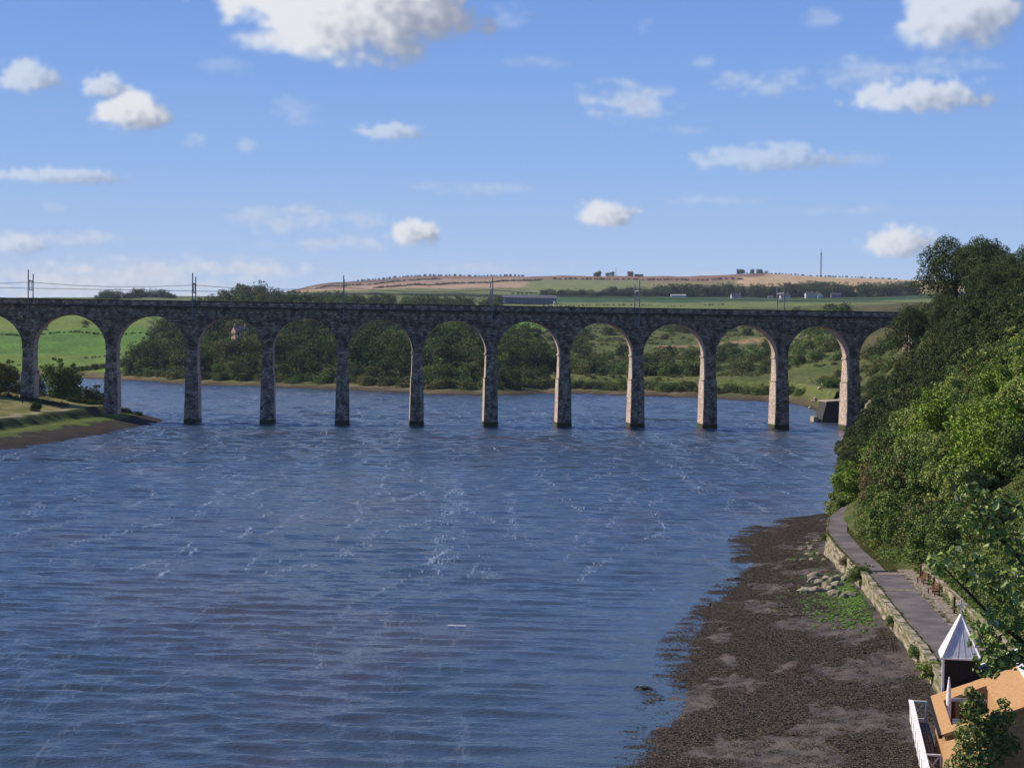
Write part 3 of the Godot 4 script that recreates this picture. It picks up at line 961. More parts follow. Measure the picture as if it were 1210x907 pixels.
# ------------------------------------------------------------------ woods and hedges
func hedge(label: String, a: Vector2, b: Vector2, h: float, step: float, near := false) -> void:
	var xf := []
	var d := a.distance_to(b)
	for i in int(d / step):
		var q := a.lerp(b, (i + rng.randf()) * step / d)
		var y := spit_h(q.x, q.y) if near else far_h(q.x, q.y)
		var s := h * rng.randf_range(0.75, 1.3)
		xf.append(Transform3D(Basis(Vector3.UP, rng.randf() * TAU).scaled(Vector3(s, s, s)), Vector3(q.x, y - 0.2, q.y)))
	scatter("hedge", label, "hedge", leaf_box.scrub[0][0], M.leaf, xf)

func behind(px: float) -> String:
	var n := 1
	for x in [38, 132, 224, 316, 405, 494, 581, 668, 753, 839, 925, 1010]:
		if px > x: n += 1
	return "behind the %s arch" % ["first", "second", "third", "fourth", "fifth", "sixth", "seventh", "eighth", "ninth", "tenth", "eleventh", "twelfth", "thirteenth"][n - 1]

func at_u(px: float, zz: float) -> Vector2:
	return Vector2((px - 605.0) / 2050.0 * zz, -zz)

func make_woods() -> void:
	# the wood on the far bank
	var row_n := 0
	for row in [[958, 150, 655], [992, 158, 662], [1045, 155, 655], [1115, 165, 640], [1195, 175, 628], [1290, 185, 612], [1400, 195, 600], [1530, 200, 590]]:
		var zz: float = row[0]
		var px: float = row[1]
		row_n += 1
		while px < row[2]:
			var shore := shore_distance((px - 605.0) / 2050.0)
			var line: float = shore + 56 if row_n == 1 else shore + 92 if row_n == 2 else minf(zz, shore + 140) if row_n == 3 else minf(zz, shore + 205) if row_n == 4 else zz
			var z := line + rng.randf_range(-12, 14) * (1.0 if row_n < 5 else 1.8)
			var q := at_u(px, z)
			var here := px
			px += rng.randf_range(12.0, 18.0) * 1100.0 / zz
			var edge := shore_distance(q.x / -q.y) + 46
			if z < edge:
				z = edge + rng.randf() * 16
				q = at_u(here, z)
			if here > 255 and here < 296 and zz > 1030 and zz < 1170: continue
			if here > 600 and zz > 1290: continue
			var k: Array = leaf_box.far[rng.randi() % 6]
			var h := rng.randf_range(13.0, 22.0) * (0.72 if row_n == 1 else 1.0)
			tree(k, Vector3(q.x, far_h(q.x, q.y) - 0.5, q.y), h, rng.randf_range(0.95, 1.3), "woodland_tree", "far wood tree " + ["at the water's edge", "just behind the shore trees", "low on the slope", "low on the slope", "halfway up the slope", "halfway up the slope", "high on the slope", "at the top of the slope"][row_n - 1] + ", " + behind(here), "tree", "trees of the wood on the far bank")
	# low growth that closes the wood's edge along the shore
	for i in 120:
		var px := lerpf(150, 950, (i + rng.randf()) / 120.0)
		var z0 := shore_distance((px - 605.0) / 2050.0) + 38
		var q := at_u(px, z0 + rng.randf() * 16)
		tree(leaf_box.scrub[rng.randi() % 3], Vector3(q.x, far_h(q.x, q.y) - 0.3, q.y), rng.randf_range(3.5, 6.5), rng.randf_range(1.0, 1.5), "shore_bush", "low bush on the far shore, " + behind(px), "bush", "bushes along the far shore")
	# trees on the skyline left and centre, seen above the parapet
	for r in [[195, 356, 1680, 34, 14, 21], [255, 358, 1790, 16, 16, 24], [355, 560, 1850, 46, 15, 21], [495, 590, 2060, 16, 12, 17], [440, 590, 1700, 14, 14, 19]]:
		for i in r[3]:
			var q := at_u(rng.randf_range(r[0], r[1]), r[2] + rng.randf_range(-60, 60))
			tree(leaf_box.far[rng.randi() % 6], Vector3(q.x, far_h(q.x, q.y) - 0.3, q.y), rng.randf_range(r[4], r[5]), rng.randf_range(0.9, 1.25), "ridge_tree", "ridge tree showing above the parapet, " + behind(605.0 + q.x / -q.y * 2050.0).replace("behind", "over"), "tree", "trees on the near ridge above the parapet")
	for i in 26:
		var q := at_u(rng.randf_range(118, 205), 2900 + rng.randf_range(-40, 60))
		tree(leaf_box.far[rng.randi() % 3], Vector3(q.x, far_h(q.x, q.y) - 0.3, q.y), rng.randf_range(10, 18), 1.3, "skyline_tree", "small dark tree in the skyline belt left of the wood, above the parapet", "tree", "trees of the left skyline belt")
	# the long belt on the plateau
	for i in 190:
		var px := rng.randf_range(640, 1080)
		var q := at_u(px, 3090 + rng.randf_range(-70, 110))
		var h := lut([640.0, 760.0, 800.0, 850.0, 960.0, 1075.0], [12.0, 17.0, 24.0, 22.0, 26.0, 24.0], px) * rng.randf_range(0.75, 1.15)
		tree(leaf_box.far[rng.randi() % 6], Vector3(q.x, far_h(q.x, q.y) - 0.3, q.y), h, rng.randf_range(1.0, 1.6), "belt_tree", "tree in the plateau belt " + ("left of the pale low building" if px < 785 else "between the pale low building and the first cottage" if px < 862 else "behind the cottages" if px < 945 else "behind the white row" if px < 1000 else "right of the white row"), "tree", "trees of the belt on the plateau")
	for r in [[700, 732, 12, "round dark tree in the hilltop clump beside the farmhouse", "hilltop trees by the farmhouse"], [868, 908, 12, "small dark tree in the hilltop clump left of the radio mast", "hilltop trees by the radio mast"]]:
		for i in r[2]:
			var q := at_u(rng.randf_range(r[0], r[1]), 4690 + rng.randf_range(-15, 15))
			tree(leaf_box.far[rng.randi() % 3], Vector3(q.x, far_h(q.x, q.y) - 0.3, q.y), rng.randf_range(10, 17), 1.2, "hilltop_tree", r[3], "tree", r[4])
	# scrub on the right-hand slope behind the arches
	for i in 330:
		var px := rng.randf_range(650, 1010)
		var zz := rng.randf_range(0.0, 1.0)
		zz = lerpf(915, 1560, pow(zz, 1.3))
		if px > 960: zz = lerpf(900, 1400, pow(rng.randf(), 1.2))
		if px > 690 and px < 790 and zz > 1190 and rng.randf() < 0.85: continue
		if px > 790 and px < 905 and absf(zz - 1290) < 70: continue
		var q := at_u(px, zz)
		if zz < shore_distance(q.x / zz) + 46: continue
		var h := rng.randf_range(3.5, 9.0) * (1.3 if px > 940 and zz > 1350 else 1.0)
		tree(leaf_box.scrub[rng.randi() % 3], Vector3(q.x, far_h(q.x, q.y) - 0.2, q.y), h, rng.randf_range(0.9, 1.4), "scrub_bush", "round scrub bush on the slope, " + ("low down, " if zz < 1080 else "halfway up, " if zz < 1290 else "high up, ") + behind(px), "bush", "scrub bushes on the right-hand slope")
	for i in 16:
		var q := at_u(rng.randf_range(925, 1000), rng.randf_range(1420, 1560))
		tree(leaf_box.far[rng.randi() % 3], Vector3(q.x, far_h(q.x, q.y) - 0.3, q.y), rng.randf_range(8, 12), 1.2, "copse_tree", "dark tree in the copse seen through the rightmost arch", "tree", "trees of the copse behind the rightmost arch")
	var xf := []
	for i in 5000:
		var px := rng.randf_range(640, 1010)
		var zz := lerpf(880, 1600, rng.randf())
		var q := at_u(px, zz)
		if zz < shore_distance(q.x / zz) + 38: continue
		if n1.get_noise_2d(q.x * 1.5, q.y * 1.5) < -0.05 + rng.randfn() * 0.12: continue
		if px > 790 and px < 905 and absf(zz - 1285) < 25: continue
		var s := rng.randf_range(0.7, 2.0)
		xf.append(Transform3D(Basis(Vector3.UP, rng.randf() * TAU).scaled(Vector3(s * 1.5, s, s * 1.5)), Vector3(q.x, far_h(q.x, q.y) - 0.2, q.y)))
	scatter("bracken", "low bracken and gorse over the slope behind the right-hand arches", "bracken", leaf_box.scrub[2][0], M.leaf, xf)
	# lone trees and hedges of the green fields on the left
	for a in [[100, 1600, 9, "lone tree on the field hedge, framed by the second arch from the left"], [52, 1590, 8, "lone dark tree on the field hedge beside the second pier"]]:
		var q := at_u(a[0], a[1])
		tree(leaf_box.far[0], Vector3(q.x, far_h(q.x, q.y) - 0.2, q.y), a[2], 1.1, "field_tree", a[3], "tree")
	hedge("dark hedge across the green field behind the left arches", at_u(-60, 1570), at_u(170, 1480), 1.9, 3.0)
	hedge("low hedge along the far shore behind the left arches", at_u(60, 1128), at_u(175, 1090), 3.2, 2.2)
	hedge("dark hedge between two green fields, lowest on the left slope", at_u(95, 1240), at_u(175, 1255), 1.5, 3.0)
	hedge("low dark scrub under the left skyline trees above the parapet", at_u(112, 2910), at_u(208, 2910), 7.0, 4.0)
	hedge("dark understorey filling the long belt of trees on the plateau", at_u(640, 3080), at_u(1080, 3080), 9.0, 6.0)
	hedge("hedge below the pale green hill field", at_u(600, 3215), at_u(770, 3225), 4.0, 7.0)
	hedge("long dark hedge climbing between stubble and green hill fields", at_u(440, 3700), at_u(640, 4350), 4.5, 6.0)
	hedge("hedge between the two stubble fields on the left hill", at_u(372, 3900), at_u(520, 4400), 4.5, 7.0)
	hedge("dark hedge on the hill skyline above the stubble fields", at_u(420, 4690), at_u(620, 4690), 5.0, 8.0)
	hedge("hedge under the red-brown ploughed field on the hilltop", at_u(650, 4400), at_u(880, 4330), 5.0, 7.0)
	hedge("skyline hedge along the hilltop by the radio mast", at_u(880, 4690), at_u(1060, 4690), 4.5, 8.0)
	hedge("hedge line beside the light green strip above the parapet", at_u(640, 2190), at_u(860, 2230), 2.0, 5.0)

# ------------------------------------------------------------------ far buildings
func gable(t: PackedVector3Array, w: float, d: float, y0: float, rise: float, over := 0.3) -> void:   # ridge along x
	var a := w / 2 + over
	var b := d / 2 + over
	for s in [1.0, -1.0]:
		quad(t, Vector3(-a, y0 - 0.15, s * b), Vector3(a, y0 - 0.15, s * b), Vector3(a, y0 + rise, 0), Vector3(-a, y0 + rise, 0))
		quad(t, Vector3(-a, y0 - 0.4, s * b), Vector3(a, y0 - 0.4, s * b), Vector3(a, y0 + rise - 0.25, 0), Vector3(-a, y0 + rise - 0.25, 0))
	quad(t, Vector3(-a, y0 - 0.4, b), Vector3(a, y0 - 0.4, b), Vector3(a, y0 - 0.15, b), Vector3(-a, y0 - 0.15, b))
	quad(t, Vector3(-a, y0 - 0.4, -b), Vector3(a, y0 - 0.4, -b), Vector3(a, y0 - 0.15, -b), Vector3(-a, y0 - 0.15, -b))

func house(called: String, label: String, at: Vector3, turn: float, w: float, d: float, h: float, rise: float, wm: Material, rm: Material, chimneys: Array, windows: Array) -> Node3D:
	var o := thing(called, label, "house", at, turn)
	var t := PackedVector3Array()
	box(t, Vector3(0, h / 2 - 0.5, 0), Vector3(w, h + 1.0, d))
	for s in [1.0, -1.0]:
		t.append(Vector3(s * w / 2, h, d / 2)); t.append(Vector3(s * w / 2, h, -d / 2)); t.append(Vector3(s * w / 2, h + rise * 0.96, 0))
	part("wall", mesh_of(t), wm, o)
	t = PackedVector3Array()
	gable(t, w, d, h, rise)
	part("roof", mesh_of(t), rm, o)
	for x in chimneys:
		t = PackedVector3Array()
		box(t, Vector3(x, h + rise + 0.2, 0), Vector3(1.1, 2.6, 0.9))
		part("chimney", mesh_of(t), wm, o)
	for q in windows:   # x, y, width, height
		var f := part("window", box_mesh(Vector3(q[0], q[1], d / 2 + 0.03), Vector3(q[2] + 0.24, q[3] + 0.24, 0.1)), M.white, o)
		part("pane", box_mesh(Vector3(q[0], q[1], d / 2 + 0.06), Vector3(q[2], q[3], 0.1)), M.glass, f)
	return o

func on_far(px: float, zz: float) -> Vector3:
	var q := at_u(px, zz)
	return Vector3(q.x, far_h(q.x, q.y), q.y)

func make_far_buildings() -> void:
	var p := on_far(283, 1135)
	house("riverside_house", "tall pink house with white windows in the wood behind the third arch", p + Vector3(0, 0.4, 0), 0.5, 9.5, 8.0, 10.5, 3.0, M.pink_house, M.slate, [-3.5, 3.5], [[-2.6, 8.6, 1.3, 1.9], [0.6, 8.6, 1.3, 1.9], [-2.6, 4.8, 1.3, 1.9], [0.6, 4.8, 1.3, 1.9], [3.4, 8.6, 1.3, 1.9], [3.4, 4.8, 1.3, 1.9]])
	p = on_far(262, 1100)
	var t := PackedVector3Array()
	var o := thing("garden_tent", "small white peaked tent beside the pink house in the wood", "tent", p + Vector3(0, 2.0, 0))
	frustum(t, Vector3(0, 2.2, 0), 6.0, 5.0, 0.3, 0.3, 2.2)
	part("canopy", mesh_of(t), M.cloth, o)
	for s in [[-1, 1], [1, 1], [1, -1], [-1, -1]]:
		part("pole", box_mesh(Vector3(s[0] * 2.8, 0.1, s[1] * 2.3), Vector3(0.15, 4.2, 0.15)), M.white, o)
	# long farm shed
	p = on_far(622, 2330)
	o = thing("farm_shed", "long low blue-grey farm shed above the parapet", "shed", p, 0.05)
	part("wall", box_mesh(Vector3(0, 3.5, 0), Vector3(76, 9.0, 26)), M.shed, o)
	t = PackedVector3Array()
	gable(t, 76, 26, 8.0, 3.5, 0.6)
	part("roof", mesh_of(t), M.shed, o)
	for i in 14:
		part("bay_post", box_mesh(Vector3(-35.5 + i * 5.45, 3.8, 13.15), Vector3(0.5, 7.6, 0.3)), M.steel, o)
	part("door", box_mesh(Vector3(-37.0 + 4.0, 3.0, 13.1), Vector3(4.5, 6.0, 0.2)), M.render_white, o)
	p = on_far(654, 2290)
	o = thing("feed_silo", "small white silo at the right end of the farm shed", "silo", p)
	t = PackedVector3Array()
	tube(t, [Vector3(0, 0, 0), Vector3(0, 4.2, 0), Vector3(0, 5.6, 0)], [1.5, 1.5, 0.2], 12)
	part("tank", mesh_of(t), M.render_white, o)
	# cottages by the belt of trees
	house("cottage", "small white cottage with a slate roof and two chimneys beside the belt of trees", on_far(868, 2950), 0.2, 17, 8, 4.0, 4.0, M.render_white, M.slate, [-7.5, 7.5], [[-4.0, 2.2, 1.4, 1.6], [0.0, 2.2, 1.4, 1.6], [4.0, 2.2, 1.4, 1.6]])
	house("cottage", "low white cottage just left of the portal nearest the right bank", on_far(909, 2960), -0.1, 9, 7, 3.4, 2.4, M.render_white, M.slate, [], [[-2.0, 1.8, 1.2, 1.4], [2.0, 1.8, 1.2, 1.4]])
	house("cottage", "pale cottage behind the portal nearest the right bank", on_far(926, 2940), 0.1, 17, 8, 5.0, 3.2, M.render_white, M.slate, [5.0], [[-5.0, 2.6, 1.4, 1.6], [-1.0, 2.6, 1.4, 1.6], [3.0, 2.6, 1.4, 1.6]])
	house("terrace_row", "long bright white row of houses right of the portal", on_far(958, 2950), 0.15, 24, 9, 6.5, 3.5, M.render_white, M.slate, [-9.0, 0.0, 9.0], [[-9.0, 3.5, 1.5, 2.0], [-5.0, 3.5, 1.5, 2.0], [-1.0, 3.5, 1.5, 2.0], [3.0, 3.5, 1.5, 2.0], [7.0, 3.5, 1.5, 2.0]])
	house("white_gable_house", "white gabled house standing in front of the white row", on_far(968, 2870), 1.45, 10, 9, 5.5, 5.0, M.render_white, M.render_white, [], [[0.0, 3.0, 1.5, 2.0]])
	house("blue_roof_house", "grey-roofed house right of the white row", on_far(986, 2990), 0.1, 17, 8, 5.0, 3.0, M.shed, M.slate, [6.0], [[-3.0, 2.6, 1.4, 1.6], [2.0, 2.6, 1.4, 1.6]])
	house("cottage", "low pale building at the edge of the green field, under the belt of trees", on_far(800, 2985), 0.0, 26, 7, 2.6, 1.6, M.render_white, M.render_white, [], [[-6.0, 1.5, 1.6, 1.2], [4.0, 1.5, 1.6, 1.2]])
	# hilltop
	house("farmhouse", "red-brick farmhouse on the hill skyline", on_far(743, 4680), 0.3, 15, 9, 8.0, 4.5, M.brick, M.slate, [-6.0, 6.0], [[-4.0, 5.0, 1.6, 2.0], [0.0, 5.0, 1.6, 2.0], [4.0, 5.0, 1.6, 2.0]])
	house("farm_barn", "low brick barn right of the hilltop farmhouse", on_far(753, 4690), 0.1, 24, 9, 4.0, 3.0, M.brick, M.slate, [], [])
	p = on_far(726, 4685)
	o = thing("aerial_pole", "thin pole rising from the hilltop trees beside the farmhouse", "pole", p)
	t = PackedVector3Array()
	tube(t, [Vector3(0, -1, 0), Vector3(0, 22, 0)], [0.7, 0.4], 6)
	part("shaft", mesh_of(t), M.steel, o)
	t = PackedVector3Array()
	beam(t, Vector3(-1.5, 18, 0), Vector3(1.5, 18, 0), 0.4, 0.4)
	part("arm", mesh_of(t), M.steel, o)
	p = on_far(968, 4690)
	o = thing("radio_mast", "tall thin grey radio mast on the hilltop skyline", "mast", p)
	t = PackedVector3Array()
	for s in [[-1, 1], [1, 1], [1, -1], [-1, -1]]:
		beam(t, Vector3(s[0] * 1.3, -1, s[1] * 1.3), Vector3(s[0] * 1.0, 62, s[1] * 1.0), 0.8, 0.8)
	for i in 20:
		var y := i * 3.1
		beam(t, Vector3(-1.25, y, 1.25), Vector3(1.2, y + 3.1, 1.2), 0.4, 0.4)
		beam(t, Vector3(1.25, y, -1.25), Vector3(-1.2, y + 3.1, -1.2), 0.4, 0.4)
	part("lattice", mesh_of(t), M.steel, o)
	t = PackedVector3Array()
	box(t, Vector3(0, 62, 0), Vector3(4.4, 3.0, 4.4))
	part("platform", mesh_of(t), M.steel, o)
	t = PackedVector3Array()
	tube(t, [Vector3(0, 63, 0), Vector3(0, 77, 0)], [0.9, 0.4], 6)
	part("aerial", mesh_of(t), M.steel, o)

# ------------------------------------------------------------------ left spit, right foot of the viaduct
func rock_mesh(s: int) -> ArrayMesh:
	var r := RandomNumberGenerator.new()
	r.seed = s
	var sp := SphereMesh.new()
	sp.radius = 0.5
	sp.height = 1.0
	sp.radial_segments = 9
	sp.rings = 5
	var a := sp.get_mesh_arrays()
	var v: PackedVector3Array = a[Mesh.ARRAY_VERTEX]
	var nz := noise(FastNoiseLite.TYPE_CELLULAR, 0.9, 2, s)
	var t := PackedVector3Array()
	for i in a[Mesh.ARRAY_INDEX]:
		var p: Vector3 = v[i]
		var q := p * (1.0 + 0.55 * nz.get_noise_3dv(p * 2.0 + Vector3.ONE * s))
		q.y = clampf(q.y, -0.5, 0.36)
		t.append(q)
	return mesh_of(t)

func make_mid_details() -> void:
	for a in [[-133.6, -512.0, 12.5, 1.0, "mid", "round leafy tree on the spit between the second and third piers"], [-149.0, -506.0, 9.5, 1.25, "olive", "broad olive bush on the spit at the left edge of the picture"], [-143.0, -515.0, 8.0, 1.2, "mid", "green bush behind the second pier on the spit"], [-158.0, -520.0, 9.0, 1.3, "olive", "olive bush beyond the left edge of the viaduct's land arches"],
		[-122.5, -446.0, 3.2, 0.9, "deep", "small dark bush standing alone on the dry grass of the spit"], [-128.5, -527.0, 9.0, 1.2, "deep", "dark tree behind the round tree on the spit"]]:
		tree(leaf_box.near[a[4]][0], Vector3(a[0], spit_h(a[0], a[1]) - 0.3, a[1]), a[2], a[3], "spit_tree" if a[2] > 9 else "spit_bush", a[5], "tree" if a[2] > 9 else "bush")
	hedge("dark bramble hedge along the back edge of the spit between the piers", Vector2(-128, -498), Vector2(-106, -502), 1.7, 0.9, true)
	hedge("dark scrub line behind the dry grass field on the spit", Vector2(-160, -480), Vector2(-122, -478), 1.5, 1.2, true)
	for i in 4:
		var x := -122.0 - i * 9.0
		var z := -470.0 + i * 6.0
		var o := thing("fence_post", ["wooden fence post by the path bend on the spit", "second fence post from the path bend on the spit", "third fence post from the path bend on the spit", "fence post at the left end of the spit's fence"][i], "post", Vector3(x, spit_h(x, z), z), 0, "fence posts on the spit")
		part("shaft", box_mesh(Vector3(0, 0.9, 0), Vector3(0.22, 2.2, 0.22)), M.bark, o)
		part("cap", box_mesh(Vector3(0, 2.03, 0), Vector3(0.3, 0.08, 0.3)), M.bark, o)
	# old quay by the right-hand pier
	var o := thing("stone_quay", "dark stone quay stub beside the rightmost pier", "quay", Vector3(104.5, 0, -562.0), 0.05)
	var t := PackedVector3Array()
	hexa(t, [Vector3(-5.4, -2, 4), Vector3(6, -2, 4), Vector3(6, -2, -8), Vector3(-5.0, -2, -8), Vector3(-3.2, 6.4, 3.4), Vector3(6, 7.0, 3.4), Vector3(6, 7.0, -8), Vector3(-3.0, 6.4, -8)])
	part("wall", mesh_of(t), M.coping, o)
	t = PackedVector3Array()
	box(t, Vector3(1.4, 6.9, -2.2), Vector3(9.6, 0.35, 11.8), Basis(Vector3(0, 0, 1), 0.06))
	part("coping", mesh_of(t), M.ruin, o)
	part("step", box_mesh(Vector3(-6.3, 0.4, 0), Vector3(1.6, 2.6, 5)), M.ruin, o)
	# pale rubble behind the quay
	for i in 7:
		var px: float = [958, 964, 969, 975, 982, 961, 972][i]
		var p := on_far(px, [690, 705, 700, 712, 720, 716, 726][i])
		var b := part("rubble_block", rock_mesh(60 + i), M.sandstone)
		b.position = p + Vector3(0, 0.8, 0)
		b.scale = Vector3([2, 3, 3.4, 2, 3, 2, 2.4][i], [1.2, 3, 1.8, 1.5, 1.2, 1.5, 1.5][i], 2)
		b.rotation.y = i * 1.3
		tag(b, "pale stone rubble block on the shore behind the quay stub", "rubble", "rubble behind the quay stub")
	# ruined walls on the bank right of the viaduct
	for i in 6:
		var q: Array = [[106.5, -528, 6, 4.0], [110.0, -531, 5, 5.2], [113.5, -534, 5, 6.5], [108.0, -545, 7, 3.5], [116.5, -537, 5, 5.0], [103.5, -522, 4, 2.6]][i]
		o = thing("ruined_wall", ["low broken wall piece nearest the rightmost pier", "grey broken wall piece right of the rightmost pier", "tallest broken wall piece right of the rightmost pier", "wall piece farthest back beside the rightmost pier", "broken wall piece highest up the bank by the viaduct", "smallest wall stub at the foot of the rightmost pier"][i], "ruin", Vector3(q[0], bank_h(q[0], q[1]) - 1.0, q[1]), 0.4 + i * 0.3, "ruined walls beside the viaduct")
		t = PackedVector3Array()
		var w: float = q[2]
		hexa(t, [Vector3(-w / 2, 0, 0.6), Vector3(w / 2, 0, 0.6), Vector3(w / 2, 0, -0.6), Vector3(-w / 2, 0, -0.6), Vector3(-w / 2 + 0.4, q[3] * 0.7, 0.5), Vector3(w / 2 - 0.6, q[3], 0.5), Vector3(w / 2 - 0.6, q[3], -0.5), Vector3(-w / 2 + 0.4, q[3] * 0.7, -0.5)])
		part("wall", mesh_of(t), M.ruin, o)
		part("capstone", box_mesh(Vector3(w * 0.15, q[3] * 0.9, 0), Vector3(w * 0.5, 0.7, 1.3), Basis(Vector3(0, 0, 1), 0.2)), M.ruin, o)
	# castle wall running down the bank, half hidden in leaves
	o = thing("castle_wall", "narrow pale castle wall stepping down the wooded bank", "ruin", Vector3(109.0, bank_h(109.0, -468.0) - 3.0, -468.0), 0.35)
	for i in 5:
		part("wall_step", box_mesh(Vector3(1.2 - i * 0.5, 5.0 + i * 2.6 - 3.0, -i * 0.9), Vector3(1.7, 9.0, 2.0), Basis(Vector3(0, 0, 1), 0.06)), M.sandstone, o)
	# floating planks
	for i in 2:
		o = thing("floating_plank", ["left of two white planks floating on the open water", "right of two white planks floating on the open water"][i], "driftwood", Vector3(-4.6 + i * 0.78, 0.03, -140.4 + i * 0.1), 0.05, "floating planks")
		t = PackedVector3Array()
		frustum(t, Vector3(0, -0.06, 0), 0.55, 0.2, 0.7, 0.16, 0.2)
		part("board", mesh_of(t), M.cloth, o)

# ------------------------------------------------------------------ path, river wall, near bank
func strip(z0: float, z1: float, step: float, f: Callable) -> PackedVector3Array:   # f(z) -> [left, right]
	var t := PackedVector3Array()
	var z := z0
	while z < z1 - 0.01:
		var e := minf(z + step, z1)
		var a: Array = f.call(z)
		var b: Array = f.call(e)
		quad(t, a[0], a[1], b[1], b[0])
		z = e
	return t

func make_near_bank() -> void:
	var o := Node3D.new()
	o.name = "riverside_path"
	add_child(o)
	o.set_meta("kind", "structure")
	var t := strip(96, 152, 2.0, func(z): return [Vector3(path_x(z) + 0.5, 3.5, -z), Vector3(path_x(z) + 3.7, 3.5, -z)])
	part("near_stretch", mesh_of(t), M.asphalt, o)
	t = strip(152, 214, 2.0, func(z): return [Vector3(path_x(z) + 0.35, 3.62, -z), Vector3(path_x(z) + 2.35, 3.62, -z)])
	quad(t, Vector3(path_x(152) + 0.35, 3.3, -152), Vector3(path_x(152) + 2.35, 3.3, -152), Vector3(path_x(152) + 2.35, 3.62, -152), Vector3(path_x(152) + 0.35, 3.62, -152))
	part("far_stretch", mesh_of(t), M.asphalt, o)
	part("joint", mesh_of(strip(140.5, 141.0, 1, func(z): return [Vector3(path_x(z) + 0.6, 3.506, -z), Vector3(path_x(z) + 3.5, 3.506, -z)])), M.concrete, o)
	part("joint", mesh_of(strip(150.4, 151.8, 1, func(z): return [Vector3(path_x(z) + 0.5, 3.508, -z), Vector3(path_x(z) + 3.7, 3.508, -z)])), M.concrete, o)
	# pale slabs beside the path, each a slab of its own
	for i in 18:
		var z := 112.0 + i * 2.3
		var x := path_x(z + 1.1) + 4.4
		var s := part("slab", box_mesh(Vector3(0, 0, 0), Vector3(1.25, 0.16, 2.22)), M.concrete, o)
		s.position = Vector3(x, 3.5 + rng.randf_range(-0.02, 0.03), -(z + 1.1))
		s.rotation.y = 0.09 + rng.randf_range(-0.02, 0.02)
	# river wall with coping stones
	o = thing("river_wall", "long mossy stone river wall between the foreshore and the path", "wall", Vector3.ZERO)
	var wv := PackedVector3Array()
	var face := func(y: float, push: float):
		return func(z): return Vector3(path_x(z) + push + n2.get_noise_2d(z * 6, y * 30) * 0.12, y, -z)
	var levels := [[-0.6, -0.35], [0.6, -0.15], [1.6, 0.0], [2.5, 0.12], [3.42, 0.2]]
	for i in levels.size() - 1:
		var f0: Callable = face.call(levels[i][0], levels[i][1])
		var f1: Callable = face.call(levels[i + 1][0], levels[i + 1][1])
		wv.append_array(strip(84, 216, 1.0, func(z): return [f0.call(z), f1.call(z)]))
	wv.append_array(strip(84, 216, 1.0, func(z): return [Vector3(path_x(z) + 0.1, 3.42, -z), Vector3(path_x(z) + 0.75, 3.42, -z)]))
	part("masonry", mesh_of(wv), M.wall, o)
	var z := 96.0
	while z < 152:
		var l := rng.randf_range(1.4, 2.3)
		var s := part("coping_stone", box_mesh(Vector3.ZERO, Vector3(0.5, rng.randf_range(0.28, 0.4), l - 0.05)), M.wall, o)
		s.position = Vector3(path_x(z + l / 2) + 0.28 + rng.randf_range(-0.03, 0.03), 3.56, -(z + l / 2))
		s.rotation = Vector3(0, -atan((path_x(z + l) - path_x(z)) / l), rng.randf_range(-0.04, 0.04))
		z += l
	# low wall on the land side of the path
	o = thing("garden_wall", "low pale garden wall along the land side of the path", "wall", Vector3.ZERO)
	var gv := PackedVector3Array()
	gv.append_array(strip(104, 150, 1.5, func(q): return [Vector3(path_x(q) + 5.1, 3.2, -q), Vector3(path_x(q) + 5.12, 4.5, -q)]))
	gv.append_array(strip(104, 150, 1.5, func(q): return [Vector3(path_x(q) + 5.12, 4.5, -q), Vector3(path_x(q) + 5.5, 4.5, -q)]))
	gv.append_array(strip(104, 150, 1.5, func(q): return [Vector3(path_x(q) + 5.5, 4.5, -q), Vector3(path_x(q) + 5.5, 3.2, -q)]))
	part("masonry", mesh_of(gv), M.wall, o)
	for i in 3:
		var zz: float = [128.0, 139.0, 147.0][i]
		o = thing("path_post", ["brown timber post beside the path nearest the turret", "brown timber post beside the nearer bench", "brown timber post beside the farther bench"][i], "post", Vector3(path_x(zz) + 4.75, 3.5, -zz), 0, "timber posts by the path")
		part("shaft", box_mesh(Vector3(0, 0.6, 0), Vector3(0.16, 1.3, 0.16)), M.brown, o)
		var cap := PackedVector3Array()
		frustum(cap, Vector3(0, 1.25, 0), 0.2, 0.2, 0.04, 0.04, 0.1)
		part("cap", mesh_of(cap), M.brown, o)
	for i in 2:
		var zz: float = [137.5, 144.0][i]
		o = thing("park_bench", ["dark timber bench on the slabs beside the path, nearer one", "dark timber bench on the slabs beside the path, farther one"][i], "bench", Vector3(path_x(zz) + 4.45, 3.58, -zz), -PI / 2 + 0.1, "benches by the path")
		for k in 3: part("seat_slat", box_mesh(Vector3(0, 0.45, 0.1 - k * 0.14), Vector3(1.8, 0.04, 0.12)), M.brown, o)
		for k in 3: part("back_slat", box_mesh(Vector3(0, 0.6 + k * 0.15, -0.3 - k * 0.03), Vector3(1.8, 0.11, 0.04)), M.brown, o)
		for s in [-0.75, 0.75]:
			part("leg", box_mesh(Vector3(s, 0.22, 0.1), Vector3(0.08, 0.44, 0.08)), M.brown, o)
			part("leg", box_mesh(Vector3(s, 0.48, -0.27), Vector3(0.08, 0.96, 0.08)), M.brown, o)
	# boulders at the foot of the wall
	var rocks := [rock_mesh(1), rock_mesh(2), rock_mesh(3), rock_mesh(4)]
